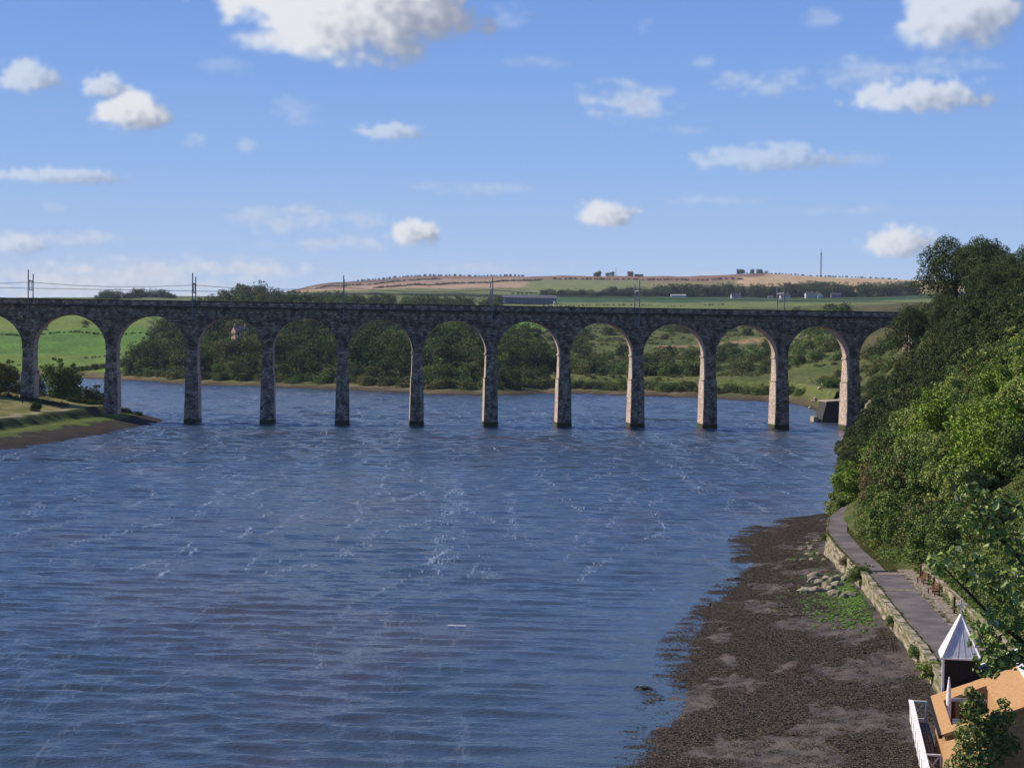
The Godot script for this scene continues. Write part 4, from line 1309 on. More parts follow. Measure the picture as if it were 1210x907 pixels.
	for i in 16:
		var zz := rng.randf_range(146, 168)
		var x := path_x(zz) - 0.4 - absf(rng.randfn(0, 1.0)) * 1.9
		var b := part("boulder", rocks[i % 4], M.rock)
		b.position = Vector3(x, beach_h(x, -zz) + 0.15, -zz)
		b.rotation = Vector3(rng.randf_range(-0.3, 0.3), rng.randf() * TAU, rng.randf_range(-0.3, 0.3))
		b.scale = Vector3(rng.randf_range(0.9, 2.3), rng.randf_range(0.7, 1.4), rng.randf_range(0.9, 2.4))
		tag(b, "algae-stained boulder heaped at the foot of the river wall", "boulder", "boulders at the foot of the river wall")
	for i in 12:
		var zz := rng.randf_range(176, 200)
		var x := path_x(zz) - 0.5 - absf(rng.randfn(0, 1.0)) * 1.2
		var b := part("shore_stone", rocks[i % 4], M.rock)
		b.position = Vector3(x, beach_h(x, -zz) + 0.1, -zz)
		b.rotation.y = rng.randf() * TAU
		b.scale = Vector3(rng.randf_range(0.5, 1.3), rng.randf_range(0.4, 0.8), rng.randf_range(0.6, 1.6))
		tag(b, "stone lying under the far end of the river wall", "stone", "stones under the far end of the river wall")
	var xf := []
	for i in 2600:
		var q := rng.randf_range(98, 212)
		var side := rng.randf()
		var x := path_x(q) + (rng.randf_range(0.3, 0.75) if side < 0.45 else rng.randf_range(3.7, 4.0) if q < 152 else rng.randf_range(2.35, 3.6))
		if side >= 0.45 and q < 152 and rng.randf() < 0.6: continue
		var k := rng.randf_range(0.18, 0.5)
		xf.append(Transform3D(Basis(Vector3.UP, rng.randf() * TAU).scaled(Vector3(k, k * 0.8, k)), Vector3(x, 3.45, -q)))
	var blade := crown([[Vector3(0, 0.25, 0), 0.4], [Vector3(0.2, 0.2, 0.1), 0.3]], 46, 0.3, M.pal.mid + M.pal.olive + M.pal.dry, 0.0, 0.25)
	scatter("verge_grass", "tufts of grass and weeds along both edges of the riverside path", "grass", blade, M.leaf, xf)
	# plants growing on the wall
	for a in [[151.5, 1.7, "mid", "round green bush growing over the river wall beside the step in the path"], [184.0, 1.0, "olive", "low bush on the river wall at the far stretch of the path"], [114.0, 1.0, "mid", "leafy plant on the river wall beside the turret"], [106.5, 1.3, "sage", "pale leafy plant on the river wall nearest the turret"], [163.0, 0.9, "dry", "dry tuft on the river wall beyond the step in the path"], [127.0, 0.8, "olive", "small olive tuft hanging on the river wall"]]:
		var x: float = path_x(a[0]) + 0.1
		tree(leaf_box.near[a[2]][0], Vector3(x, 2.7, -a[0]), a[1], 1.3, "wall_plant", a[3], "plant")

func make_thicket() -> void:
	var labels := {
		"deep": ["dark leafy tree in the thicket on the bank between path and viaduct", "dark thicket trees on the right bank"],
		"sage": ["pale grey-green shrub in the thicket on the bank above the path", "pale shrubs on the right bank"],
		"mid": ["mid-green shrub in the thicket on the bank above the path", "mid-green shrubs on the right bank"],
		"lime": ["yellow-green shrub standing out of the thicket on the right bank", "yellow-green shrubs on the right bank"],
		"dry": ["tan withered shrub beside the far end of the path", "tan shrubs by the path"],
		"olive": ["olive shrub low on the right bank", "olive shrubs on the right bank"]}
	var shorter := {"deep": "dark thicket tree", "sage": "pale green shrub", "mid": "mid-green shrub", "lime": "yellow-green shrub", "dry": "tan shrub", "olive": "olive shrub"}
	# placed by hand: distance, metres in from the path line, height, kind
	var put := [[224.0, 1.0, 5.5, "lime"], [232.0, 4.0, 6.0, "lime"], [243.0, 0.5, 4.0, "olive"], [236.0, 1.0, 3.6, "lime"], [205.0, 4.0, 3.6, "dry"], [197.0, 4.2, 3.4, "dry"], [188.0, 4.4, 2.6, "dry"], [196.0, 3.2, 1.2, "mid"], [187.0, 3.5, 1.3, "lime"], [181.0, 3.8, 1.1, "lime"], [176.0, 5.2, 3.6, "sage"], [168.0, 4.6, 4.0, "mid"], [160.0, 5.6, 5.0, "olive"], [155.0, 6.2, 4.6, "mid"], [150.0, 6.9, 4.4, "mid"], [171.0, 8.0, 6.0, "mid"], [162.0, 10.5, 6.5, "lime"], [165.0, 13.0, 7.0, "lime"], [145.0, 8.6, 4.0, "olive"]]
	for a in put:
		var x: float = path_x(a[0]) + a[1] + (1.3 if a[0] < 210.0 else 0.0)
		tree(leaf_box.near[a[3]][0], Vector3(x, bank_h(x, -a[0]) - 0.3, -a[0]), a[2], rng.randf_range(0.95, 1.2), "bank_shrub", labels[a[3]][0], "shrub", labels[a[3]][1])
	var zz := 158.0
	while zz < 470:
		var e := 6.6 if zz < 215 else (0.0 if zz < 245 else -1.8 if zz < 340 else -3.5)
		var lim := 0.33 * zz - path_x(zz) + 10.0
		while e < lim:
			var z := zz + rng.randf_range(-5, 5)
			var x := path_x(z) + e + rng.randf_range(-1, 1)
			var kind := "sage"
			if zz > 258: kind = "deep"
			elif zz > 232: kind = ["deep", "mid", "deep"][rng.randi() % 3]
			elif e > 9 and rng.randf() < 0.3: kind = ["mid", "lime", "olive"][rng.randi() % 3]
			if zz < 215 and e < 8: kind = ["mid", "olive", "sage"][rng.randi() % 3]
			if zz > 300 and rng.randf() < 0.12: kind = "olive"
			var h := rng.randf_range(4.2, 7.0) * (1.0 + 0.25 * sm(250, 420, zz))
			if e < 3 and zz > 215: h *= 0.58
			var l: Array = leaf_box.near[kind]
			tree(l[rng.randi() % l.size()], Vector3(x, bank_h(x, -z) - 0.5, -z), h, rng.randf_range(0.85, 1.15), "thicket_tree" if kind == "deep" else "bank_shrub", shorter[kind] + (" just above the path" if e < 9.0 and zz < 230 else " at the water's edge" if e < 2.0 else " low on the bank" if e < 8.0 else " halfway up the bank" if e < 18.0 else " high on the bank") + ((" beside the benches" if zz < 180 else " near the path's far end") if zz < 225 else " left of the yellow-green shrubs" if zz < 290 else " midway to the viaduct" if zz < 370 else " close to the viaduct"), "tree" if kind == "deep" else "shrub", labels[kind][1])
			e += rng.randf_range(3.2, 4.8) * (1.0 + 0.15 * sm(250, 420, zz))
		zz += lerpf(9.0, 17.0, sm(160, 420, zz))
	for i in 46:
		var z := lerpf(236, 500, pow((i + rng.randf()) / 46.0, 0.85))
		var x := lut(RSZ, RSX, z) + rng.randf_range(1.2, 2.4)
		var l: Array = leaf_box.near[["olive", "mid", "deep"][rng.randi() % 3]]
		tree(l[0], Vector3(x, maxf(bank_h(x, -z), 0.0) - 0.3, -z), rng.randf_range(1.6, 3.2), rng.randf_range(1.0, 1.5), "fringe_bush", "low bush hanging over the water along the right bank" + (" near the path's end" if z < 300 else " midway to the viaduct" if z < 400 else " close to the rightmost pier"), "bush", "bushes fringing the right bank")
	# scrub on the bank beside and beyond the viaduct's end
	for i in 130:
		var z := rng.randf_range(505, 790)
		var e := rng.randf_range(1.0, 75.0)
		var x := path_x(z) + e
		if x / z > 0.3: continue
		tree(leaf_box.scrub[rng.randi() % 3], Vector3(x, maxf(bank_h(x, -z), far_h(x, -z) if z > 650 else 0.0) - 0.3, -z), rng.randf_range(2.5, 6.0), rng.randf_range(1.0, 1.5), "slope_bush", "rough bush on the bank beyond the viaduct's right end, " + ("near its foot" if e < 20 else "halfway up" if e < 45 else "near its top"), "bush", "bushes beyond the right end of the viaduct")
	# the tall trees on top of the bank
	for a in [[444.0, 113.0, 25.0, "tallest broad dark tree on top of the right bank against the sky"], [452.0, 105.0, 19.0, "dark tree on the bank top, left of the tallest tree"], [462.0, 98.0, 12.0, "dark tree at the viaduct's end where the parapet vanishes in leaves"], [430.0, 117.0, 21.0, "dark tree right of the tallest tree, on the bank top"], [420.0, 105.0, 12.0, "dark tree below the tallest tree on the bank"], [352.0, 105.0, 15.0, "tall tree at the right edge of the picture against the sky"], [410.0, 114.0, 15.0, "dark tree in front of the bank-top trees"], [470.0, 112.0, 17.0, "dark tree behind the tallest tree on the bank top"], [448.0, 122.0, 20.0, "dark tree behind the gap at the right of the skyline"]]:
		tree(leaf_box.big[int(a[1]) % 2], Vector3(a[1], bank_h(a[1], -a[0]) - 0.5, -a[0]), a[2], 0.95, "bank_top_tree", a[3], "tree")
	# undergrowth
	var xf := []
	for i in 9000:
		var z := lerpf(100.0, 420.0, pow(rng.randf(), 1.5))
		var e := rng.randf_range(5.2 if z < 160 else 3.4, 5.2 + (z - 90) * 0.16)
		var x := path_x(z) + e
		var s := rng.randf_range(0.5, 1.25)
		xf.append(Transform3D(Basis(Vector3.UP, rng.randf() * TAU).scaled(Vector3(s, s * 0.8, s)), Vector3(x, bank_h(x, -z) - 0.1, -z)))
	var tuft := crown([[Vector3(0, 0.3, 0), 0.45], [Vector3(0.3, 0.25, 0.1), 0.35], [Vector3(-0.25, 0.3, -0.2), 0.35]], 90, 0.26, M.pal.mid + M.pal.sage + M.pal.olive, 0.0, 0.4)
	scatter("undergrowth", "low nettles and brambles covering the bank between the shrubs", "undergrowth", tuft, M.leaf, xf)

func make_seaweed() -> void:
	var weed := [Color(0.063, 0.050, 0.037), Color(0.085, 0.066, 0.044), Color(0.044, 0.035, 0.027), Color(0.110, 0.089, 0.061)]
	var clump := crown([[Vector3(0, 0.05, 0), 0.3], [Vector3(0.25, 0.03, 0.1), 0.22], [Vector3(-0.2, 0.03, -0.12), 0.22]], 60, 0.15, weed, 0.0, 0.35)
	var m := mat(Color.WHITE, 0.6, 0.4)
	m.vertex_color_use_as_albedo = true
	var xf := []
	var tries := 0
	while xf.size() < 34000 and tries < 150000:
		tries += 1
		var z := lerpf(84.0, 238.0, pow(rng.randf(), 1.2))
		var a := lut(RSZ, RSX, z)
		var x := rng.randf_range(a - 2.5, path_x(z) - 0.3)
		var k := weed_mask(x, -z)
		if rng.randf() > k * (1.0 if x > a else 0.35): continue
		var y := beach_h(x, -z)
		if y < -0.16: continue
		var s := rng.randf_range(0.5, 1.15)
		xf.append(Transform3D(Basis(Vector3.UP, rng.randf() * TAU).scaled(Vector3(s * 1.3, s * 0.34, s * 1.1)), Vector3(x, maxf(y, -0.05), -z)))
	scatter("seaweed", "dark brown bladderwrack lying over the muddy foreshore", "seaweed", clump, m, xf)
	var green := crown([[Vector3(0, 0.05, 0), 0.3], [Vector3(0.25, 0.03, 0.1), 0.22], [Vector3(-0.2, 0.03, -0.12), 0.22]], 46, 0.2, [Color(0.085, 0.19, 0.022), Color(0.06, 0.14, 0.018), Color(0.13, 0.22, 0.035)], 0.0, 0.5)
	xf = []
	for i in 2300:
		var z := 149.0 + rng.randfn() * 6.5
		var x := path_x(z) - 0.4 - absf(rng.randfn()) * 2.0
		if z > 168: continue
		var s := rng.randf_range(0.5, 1.0)
		xf.append(Transform3D(Basis(Vector3.UP, rng.randf() * TAU).scaled(Vector3(s, s * 0.45, s)), Vector3(x, beach_h(x, -z), -z)))
	for i in 260:
		var z := 182.0 + rng.randfn() * 4.0
		var x := path_x(z) - 0.8 - absf(rng.randfn()) * 1.2
		var s := rng.randf_range(0.4, 0.9)
		xf.append(Transform3D(Basis(Vector3.UP, rng.randf() * TAU).scaled(Vector3(s, s * 0.45, s)), Vector3(x, beach_h(x, -z), -z)))
	scatter("green_weed", "bright green weed covering the stones at the foot of the river wall", "seaweed", green, m, xf)
	# weed-covered rocks along the water's edge
	for a in [[9.1, 116.0, 1.5, "dark weed-covered rock just off the shore at the lower edge of the foreshore"], [27.8, 208.0, 3.4, "long weed-covered rock jutting out where the foreshore narrows"], [22.5, 172.5, 1.8, "weed-covered rock at the water's edge halfway along the foreshore"], [31.0, 214.0, 2.4, "weed-covered rock beside the jutting rock"], [35.0, 222.0, 2.0, "weed-covered rock nearest the point"]]:
		var o := thing("shore_rock", a[3], "rock", Vector3(a[0], -0.15, -a[1]))
		o.scale = Vector3(a[2], 0.75, a[2] * 0.8)
		part("stone", rock_mesh(int(a[1])), M.black, o)
		part("weed", crown([[Vector3(0, 0.0, 0), 0.52], [Vector3(0.3, -0.1, 0.1), 0.4], [Vector3(-0.3, -0.1, 0.0), 0.4]], 500, 0.16, weed, 0.0, 0.5), m, o)

# ------------------------------------------------------------------ the turret house
func make_house() -> void:
	# local axes: x from the river side inland, z towards the viewer along the eaves; origin at path level under the far eaves corner
	var ang := atan2(21.35 - 19.79, 87.2 - 78.65)
	var b := Basis(Vector3.UP, -ang)
	var o := thing("turret_house", "orange-roofed riverside house with a black turret and pointed white turret roof", "house", Vector3(21.35, 3.5, -87.2))
	o.basis = b
	var L := 9.0
	var E := 2.0     # eaves above the path
	var RX := 4.3    # ridge
	var RY := 3.75
	var t := PackedVector3Array()
	var slope := func(x: float) -> float: return E + (RY - E) * x / RX
	# main block, with the notch of the roof terrace cut out of its river side
	for q in [[0.25, 8.3, 0.25, 2.0], [2.6, 8.3, 2.0, 7.8], [0.25, 8.3, 7.8, L - 0.25]]:
		hexa(t, [Vector3(q[0], -2.2, q[3]), Vector3(q[1], -2.2, q[3]), Vector3(q[1], -2.2, q[2]), Vector3(q[0], -2.2, q[2]), Vector3(q[0], E - 0.1, q[3]), Vector3(q[1], E - 0.1, q[3]), Vector3(q[1], E - 0.1, q[2]), Vector3(q[0], E - 0.1, q[2])])
	hexa(t, [Vector3(0.25, -2.2, 7.8), Vector3(2.6, -2.2, 7.8), Vector3(2.6, -2.2, 2.0), Vector3(0.25, -2.2, 2.0), Vector3(0.25, 0.9, 7.8), Vector3(2.6, 0.9, 7.8), Vector3(2.6, 0.9, 2.0), Vector3(0.25, 0.9, 2.0)])
	for z in [0.25, 1.99, 7.81, L - 0.25]:
		t.append(Vector3(0.25, E - 0.1, z)); t.append(Vector3(8.3, E - 0.1, z)); t.append(Vector3(RX, RY - 0.12, z))
	quad(t, Vector3(2.6, E - 0.2, 2.0), Vector3(2.6, E - 0.2, 7.8), Vector3(2.6, slope.call(2.6) - 0.02, 7.8), Vector3(2.6, slope.call(2.6) - 0.02, 2.0))
	part("wall", mesh_of(t), M.ochre, o)
	for q in [[0.0, RX, 0.0, 2.05], [0.0, 0.5, 2.05, 7.75], [2.55, RX, 2.05, 7.75], [0.0, RX, 7.75, L], [8.6, RX, 0.0, L]]:
		t = PackedVector3Array()
		var ya: float = slope.call(q[0]) if q[0] < 5.0 else E
		var yb: float = slope.call(q[1])
		hexa(t, [Vector3(q[0], ya - 0.14, q[3]), Vector3(q[1], yb - 0.14, q[3]), Vector3(q[1], yb - 0.14, q[2]), Vector3(q[0], ya - 0.14, q[2]), Vector3(q[0], ya, q[3]), Vector3(q[1], yb, q[3]), Vector3(q[1], yb, q[2]), Vector3(q[0], ya, q[2])])
		part("roof", mesh_of(t), M.ochre, o)
	# white boards along the ridge and the far verge, dark gutter at the eaves
	t = PackedVector3Array()
	beam(t, Vector3(RX, RY + 0.04, -0.05), Vector3(RX, RY + 0.04, L + 0.05), 0.3, 0.12)
	part("ridge_board", mesh_of(t), M.white, o)
	t = PackedVector3Array()
	beam(t, Vector3(RX, RY + 0.08, L + 0.02), Vector3(8.6, E + 0.08, L + 0.02), 0.1, 0.3)
	part("verge_board", mesh_of(t), M.white, o)
	t = PackedVector3Array()
	beam(t, Vector3(-0.07, E - 0.1, -0.05), Vector3(-0.07, E - 0.1, L + 0.05), 0.16, 0.16)
	part("gutter", mesh_of(t), M.black, o)
	# black boarded wing behind the far verge, stepping down from the turret
	t = PackedVector3Array()
	hexa(t, [Vector3(2.47, -1, -0.06), Vector3(4.4, -1, -0.06), Vector3(4.4, -1, -2.4), Vector3(2.47, -1, -2.4), Vector3(2.47, 3.1, -0.06), Vector3(4.4, 4.05, -0.06), Vector3(4.4, 4.05, -2.4), Vector3(2.47, 3.1, -2.4)])
	part("wing", mesh_of(t), M.black, o)
	t = PackedVector3Array()
	beam(t, Vector3(2.5, 3.18, -2.3), Vector3(4.45, 4.13, -2.3), 0.25, 0.12)
	part("wing_flashing", mesh_of(t), M.white, o)
	# turret
	var tc := Vector3(1.5, 0, -1.2)
	var tw := 1.64
	var tur := part("turret", box_mesh(tc + Vector3(0, 1.6, 0), Vector3(tw, 4.6, tw)), M.black, o)
	for k in 7:
		part("board", box_mesh(tc + Vector3(-tw / 2 + 0.12 + k * 0.24, 1.65, tw / 2 + 0.012), Vector3(0.215, 4.5, 0.03)), M.black, tur)
	part("corner_board", box_mesh(tc + Vector3(-tw / 2 - 0.06, 1.6, tw / 2 - 0.1), Vector3(0.12, 4.6, 0.22)), M.white, tur)
	t = PackedVector3Array()
	var q := tw / 2 + 0.15
	var base := [Vector3(-q, 3.92, q), Vector3(q, 3.92, q), Vector3(q, 3.92, -q), Vector3(-q, 3.92, -q)]
	var tip := tc + Vector3(0, 6.0, 0)
	for k in 4:
		t.append(tc + base[k]); t.append(tip); t.append(tc + base[(k + 1) % 4])
	quad(t, tc + base[0], tc + base[1], tc + base[2], tc + base[3])
	var roof := part("turret_roof", mesh_of(t), M.lead, o)
	for k in 4:
		t = PackedVector3Array()
		beam(t, tc + base[k], tip, 0.11, 0.11)
		part("hip_roll", mesh_of(t), M.white, roof)
		t = PackedVector3Array()
		beam(t, tc + base[k] + Vector3(0, -0.03, 0), tc + base[(k + 1) % 4] + Vector3(0, -0.03, 0), 0.09, 0.09)
		part("eaves_trim", mesh_of(t), M.white, roof)
	for k in range(1, 5):   # standing seams of the roof sheets
		t = PackedVector3Array()
		var f := k / 5.0
		var e: Vector3 = tc + base[0].lerp(base[1], f)
		var to: Vector3 = tip.lerp(e, absf(f - 0.5) * 1.6)
		beam(t, e + Vector3(0, 0.002, 0.002), to + Vector3(0, 0.002, 0.002), 0.02, 0.02)
		part("seam", mesh_of(t), M.lead, roof)
	t = PackedVector3Array()
	beam(t, tip - Vector3(0, 0.15, 0), tip + Vector3(0, 0.8, 0), 0.085, 0.085)
	var cross := part("cross", mesh_of(t), M.white, o)
	t = PackedVector3Array()
	beam(t, tip + Vector3(-0.27, 0.5, 0), tip + Vector3(0.27, 0.5, 0), 0.085, 0.085)
	part("cross_arm", mesh_of(t), M.white, cross)
	# glazed front at the back of the roof terrace
	part("lintel", box_mesh(Vector3(1.6, 2.28, 2.06), Vector3(1.95, 0.16, 0.14)), M.lead, o)
	for k in 6:
		part("post", box_mesh(Vector3(0.66 + k * 0.36, 1.55, 2.09), Vector3(0.1, 1.3, 0.1)), M.brown, o)
	for k in 5:
		part("pane", box_mesh(Vector3(0.84 + k * 0.36, 1.55, 2.04), Vector3(0.25, 1.3, 0.05)), M.brown if k % 2 == 0 else M.ochre, o)
	part("terrace_floor", box_mesh(Vector3(1.5, 0.94, 4.9), Vector3(2.15, 0.06, 5.6)), M.black, o)
	# lower lean-to roof in front
	t = PackedVector3Array()
	hexa(t, [Vector3(0.05, 0.2, L + 6.5), Vector3(1.7, 0.2, L + 6.5), Vector3(1.7, 0.2, L + 0.1), Vector3(0.05, 0.2, L + 0.1), Vector3(0.05, 1.7, L + 6.5), Vector3(1.7, 2.2, L + 6.5), Vector3(1.7, 2.2, L + 0.1), Vector3(0.05, 1.7, L + 0.1)])
	part("lean_to", mesh_of(t), M.ochre, o)
	# terrace paving inland of the house
	var pave := thing("terrace_paving", "grey paved yard at the lower right beside the orange-roofed house", "paving", Vector3(21.35, 3.5, -87.2))
	pave.basis = b
	for i in 7:
		for j in 6:
			part("flagstone", box_mesh(Vector3(2.3 + i * 1.0, -0.02 + rng.randf_range(-0.012, 0.012), L + 0.7 + j * 1.4), Vector3(0.97, 0.1, 1.36)), M.concrete, pave)
	# river balcony
	var bal := thing("river_balcony", "white-railed timber balcony hanging over the foreshore beside the orange-roofed house", "balcony", Vector3(21.35, 3.5, -87.2))
	bal.basis = b
	var x0 := -0.78
	var z0 := -3.6
	var z1 := 12.0
	part("joist_frame", box_mesh(Vector3(x0 / 2 + 0.1, -0.28, (z0 + z1) / 2), Vector3(-x0 + 0.1, 0.24, z1 - z0)), M.black, bal)
	for i in 5:
		for j in 16:
			var w := part("deck_board", box_mesh(Vector3(x0 + 0.11 + i * 0.165, -0.12, z0 + 0.5 + j * 0.97), Vector3(0.135, 0.05, 0.93)), M.board[(i * 5 + j * 3) % 3], bal)
			w.position.y = rng.randf_range(-0.006, 0.006)
	for j in 9:
		part("railing_post", box_mesh(Vector3(x0, 0.42, lerpf(z0, z1, j / 8.0)), Vector3(0.13, 1.1, 0.13)), M.white, bal)
	part("top_rail", box_mesh(Vector3(x0, 1.0, (z0 + z1) / 2), Vector3(0.24, 0.07, z1 - z0 + 0.2)), M.white, bal)
	for j in 46:
		part("railing_board", box_mesh(Vector3(x0, 0.42, z0 + 0.2 + j * 0.337), Vector3(0.05, 1.06, 0.31)), M.white, bal)
	for s in [z0, z1 - 3.3]:
		var xr := 0.0
		part("end_rail", box_mesh(Vector3((x0 + xr) / 2, 0.98, s), Vector3(xr - x0, 0.08, 0.1)), M.white, bal)
		part("end_rail", box_mesh(Vector3((x0 + xr) / 2, 0.05, s), Vector3(xr - x0, 0.08, 0.1)), M.white, bal)
		part("railing_post", box_mesh(Vector3(xr, 0.45, s), Vector3(0.09, 1.1, 0.09)), M.white, bal)
		for e in [[0.08, 0.95], [0.95, 0.08]]:
			t = PackedVector3Array()
			beam(t, Vector3(x0 + 0.06, e[0], s), Vector3(xr - 0.05, e[1], s), 0.06, 0.06)
			part("cross_brace", mesh_of(t), M.white, bal)
	# closed parasol and urn on the roof terrace
	var par := thing("closed_parasol", "tall white closed parasol standing on the roof terrace of the orange-roofed house", "parasol", Vector3(21.35, 3.5, -87.2) + b * Vector3(0.72, 0.97, 2.55))
	t = PackedVector3Array()
	tube(t, [Vector3(0, 0, 0), Vector3(0, 2.5, 0)], [0.03, 0.03], 6)
	part("pole", mesh_of(t), M.white, par)
	t = PackedVector3Array()
	tube(t, [Vector3(0, 0.25, 0), Vector3(0, 0.5, 0), Vector3(0, 1.3, 0), Vector3(0, 1.9, 0), Vector3(0, 2.45, 0)], [0.09, 0.12, 0.12, 0.1, 0.03], 9)
	part("canopy", mesh_of(t), M.cloth, par)
	t = PackedVector3Array()
	frustum(t, Vector3(0, 0, 0), 0.45, 0.45, 0.35, 0.35, 0.1)
	part("base", mesh_of(t), M.concrete, par)
	var urn := thing("garden_urn", "small white urn beside the closed parasol", "urn", Vector3(21.35, 3.5, -87.2) + b * Vector3(1.05, 0.97, 3.1))
	t = PackedVector3Array()
	tube(t, [Vector3(0, 0, 0), Vector3(0, 0.08, 0), Vector3(0, 0.15, 0), Vector3(0, 0.4, 0), Vector3(0, 0.5, 0), Vector3(0, 0.55, 0)], [0.13, 0.1, 0.07, 0.2, 0.16, 0.2], 10)
	part("body", mesh_of(t), M.white, urn)
	part("foot", box_mesh(Vector3(0, 0.02, 0), Vector3(0.3, 0.05, 0.3)), M.white, urn)

func make_near_trees() -> void:
	# young tree in front of the house
	var g := 3.5
	var o := thing("young_tree", "leafy young tree in front of the orange-roofed house at the lower right corner", "tree", Vector3(19.6, g, -71.5))
	var fresh := [Color(0.120, 0.165, 0.045), Color(0.085, 0.130, 0.033), Color(0.165, 0.205, 0.070), Color(0.205, 0.240, 0.105), Color(0.065, 0.100, 0.028)]
	var lobes := []
	for a in [[0.0, 2.6, 0.0, 1.0], [-0.4, 3.6, 0.2, 0.75], [0.5, 3.5, -0.1, 0.7], [-0.3, 4.6, 0.0, 0.55], [0.1, 4.2, 0.3, 0.5], [0.9, 4.3, 0.1, 0.5], [-0.9, 2.2, 0.2, 0.6], [-0.5, 5.3, 0.1, 0.28], [1.2, 3.1, 0.0, 0.5], [0.2, 1.6, 0.4, 0.8], [-0.1, 5.0, -0.1, 0.3], [0.9, 4.9, 0.1, 0.25]]:
		lobes.append([Vector3(a[0], a[1], a[2]), a[3]])
	part("crown", crown(lobes, 4200, 0.19, fresh, 0.2, 0.55), M.leaf, o)
	var t := PackedVector3Array()
	tube(t, [Vector3(0, -0.1, 0), Vector3(0.05, 1.5, 0), Vector3(0, 3.2, 0)], [0.09, 0.07, 0.04])
	for a in [[0.0, 1.6, -0.4, 5.4], [0.0, 2.0, 0.9, 5.0], [0.0, 1.2, -0.9, 2.6], [0.0, 1.8, 1.5, 3.4], [0.0, 2.4, -0.1, 5.3]]:
		tube(t, [Vector3(a[0], a[1], 0), Vector3(a[2] * 0.5, (a[1] + a[3]) * 0.5, 0.1), Vector3(a[2], a[3], 0.1)], [0.04, 0.03, 0.01], 5)
	part("trunk", mesh_of(t), M.bark, o)
	# the tree whose branches hang into the right edge
	var base := Vector3(21.5, 3.4, -60.5)
	o = thing("overhanging_tree", "large-leaved tree reaching into the picture from the right edge above the turret", "tree", base)
	t = PackedVector3Array()
	tube(t, [Vector3(0, -0.3, 0), Vector3(0.1, 4, 0), Vector3(-0.2, 9, 0.1), Vector3(0, 14, 0)], [0.34, 0.28, 0.2, 0.06], 9)
	part("trunk", mesh_of(t), M.bark, o)
	var limbs := [
		[Vector3(0, 7.0, 0), Vector3(-2.6, 8.6, 0.1), Vector3(-4.6, 10.2, 0.2), Vector3(-6.4, 12.0, 0.0)],
		[Vector3(0, 8.8, 0), Vector3(-2.4, 11.0, -0.2), Vector3(-4.2, 12.8, 0.1), Vector3(-5.2, 13.7, 0.3)],
		[Vector3(0, 6.2, 0.1), Vector3(-2.4, 8.2, 0.5), Vector3(-3.9, 9.0, 0.6), Vector3(-4.9, 8.7, 0.7)],
		[Vector3(0, 10.0, 0), Vector3(-1.8, 12.6, 0.4), Vector3(-3.4, 14.0, 0.4), Vector3(-4.4, 14.2, 0.4)],
		[Vector3(0, 9.0, 0), Vector3(2.4, 11.0, 0.6), Vector3(4.0, 12.5, 0.4), Vector3(4.8, 13.0, 0.2)],
		[Vector3(0, 8.0, 0), Vector3(0.6, 10.0, 2.2), Vector3(0.8, 12.0, 3.6), Vector3(0.9, 13.0, 4.2)]]
	lobes = []
	for l in limbs:
		t = PackedVector3Array()
		tube(t, l, [0.15, 0.11, 0.07, 0.025], 7)
		for k in 3:
			for s in 2:
				var a: Vector3 = l[k + 1].lerp(l[k], rng.randf_range(0.0, 0.6))
				var d := Vector3(rng.randf_range(-1, 0.6), rng.randf_range(-0.6, 1.0), rng.randf_range(-0.8, 0.8)).normalized() * rng.randf_range(0.6, 1.2)
				tube(t, [a, a + d * 0.5 + Vector3(0, 0.08, 0), a + d], [0.035, 0.025, 0.01], 5)
				lobes.append([a + d, rng.randf_range(0.25, 0.5)])
		part("limb", mesh_of(t), M.bark, o)
		lobes.append([l[3], 0.55])
		lobes.append([l[2], 0.6])
	for a in [[-5.0, 11.7, 0.2, 0.7], [-4.2, 11.4, 0.5, 0.8], [-5.7, 12.4, 0.1, 0.5], [-4.6, 13.2, 0.2, 0.6], [-4.1, 10.2, 0.5, 0.55], [-4.4, 8.9, 0.6, 0.5]]:
		lobes.append([Vector3(a[0], a[1], a[2]), a[3]])
	for k in 22:
		lobes.append([Vector3(rng.randf_range(-2.5, 4.5), rng.randf_range(9.5, 15.5), rng.randf_range(-3, 3)), rng.randf_range(0.8, 1.4)])
	part("crown", crown(lobes, 10000, 0.24, [Color(0.130, 0.195, 0.045), Color(0.095, 0.150, 0.036), Color(0.180, 0.240, 0.080), Color(0.260, 0.300, 0.165), Color(0.155, 0.220, 0.052)], 0.3, 0.7), M.leaf, o)

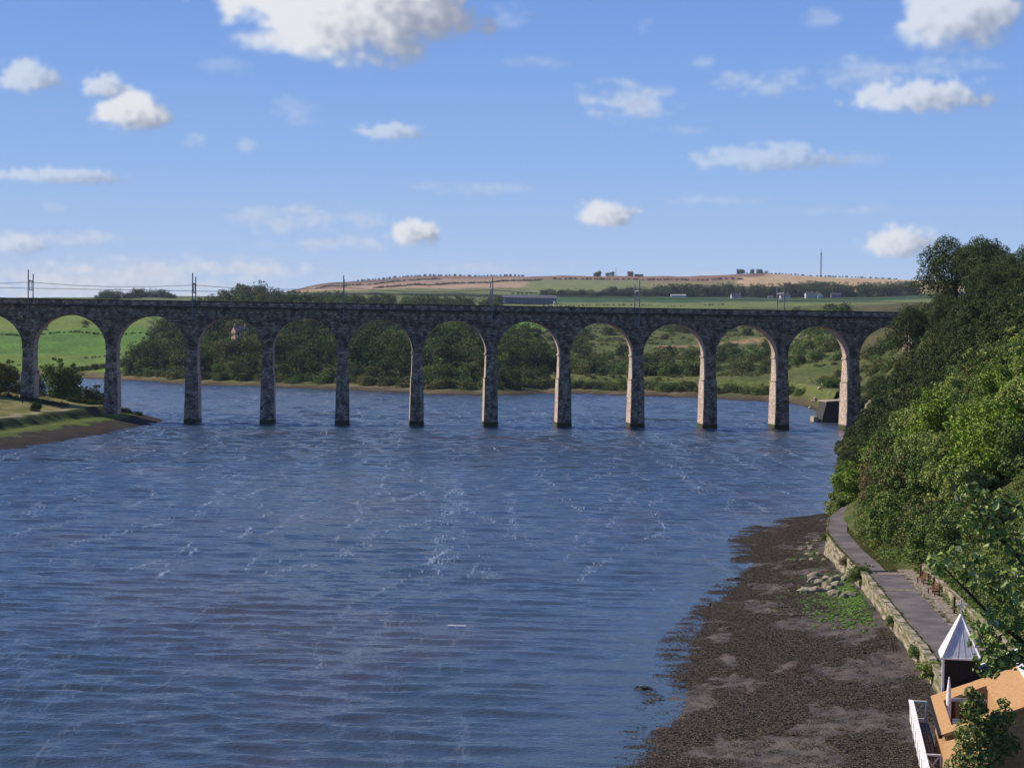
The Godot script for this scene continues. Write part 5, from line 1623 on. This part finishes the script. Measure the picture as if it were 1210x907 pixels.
# ------------------------------------------------------------------ everything
func _ready() -> void:
	rng.seed = 2024
	n1.noise_type = FastNoiseLite.TYPE_SIMPLEX_SMOOTH
	n1.frequency = 0.018
	n1.fractal_octaves = 4
	n1.seed = 1
	n2.noise_type = FastNoiseLite.TYPE_SIMPLEX_SMOOTH
	n2.frequency = 0.03
	n2.fractal_octaves = 3
	n2.seed = 2
	n3.noise_type = FastNoiseLite.TYPE_SIMPLEX_SMOOTH
	n3.frequency = 0.03
	n3.fractal_octaves = 3
	n3.seed = 3
	n4.noise_type = FastNoiseLite.TYPE_SIMPLEX_SMOOTH
	n4.frequency = 0.03
	n4.fractal_octaves = 2
	n4.fractal_gain = 0.4
	n4.seed = 4
	# camera
	var cam := Camera3D.new()
	cam.name = "camera"
	cam.fov = rad_to_deg(2.0 * atan(453.5 / 2050.0))
	cam.position = Vector3(0, 22.8, 0)
	cam.rotation = Vector3(-atan(43.5 / 2050.0), 0, deg_to_rad(0.785))
	cam.near = 0.5
	cam.far = 20000.0
	add_child(cam)
	# sky, air, exposure
	var env := Environment.new()
	env.background_mode = Environment.BG_SKY
	var sky := Sky.new()
	var sm_ := PanoramaSkyMaterial.new()
	sm_.panorama = make_sky()
	sky.sky_material = sm_
	env.sky = sky
	env.tonemap_mode = Environment.TONE_MAPPER_LINEAR
	env.tonemap_exposure = EXPOSURE
	env.fog_enabled = true
	env.fog_density = 0.000028
	env.fog_light_color = Color(0.80, 0.87, 1.0)
	env.sdfgi_enabled = true
	env.ssao_enabled = true
	env.ssil_enabled = true
	var we := WorldEnvironment.new()
	we.name = "air"
	we.environment = env
	add_child(we)
	# sun: from the left, a little behind the line of the viaduct
	var sun := DirectionalLight3D.new()
	sun.name = "sun"
	sun.light_energy = 1.6
	sun.light_color = Color(1.0, 0.94, 0.85)
	sun.light_angular_distance = 0.5
	sun.shadow_enabled = true
	add_child(sun)
	var az := deg_to_rad(SUN_AZ) - 0.083
	var el := deg_to_rad(SUN_EL)
	var to_sun := Vector3(-cos(el) * cos(az), sin(el), -cos(el) * sin(az))
	sun.look_at_from_position(to_sun * 100.0, Vector3.ZERO)
	make_materials()
	make_kinds()
	make_river()
	make_land()
	make_viaduct()
	make_woods()
	make_far_buildings()
	make_mid_details()
	make_near_bank()
	make_thicket()
	make_house()
	make_near_trees()
	make_seaweed()
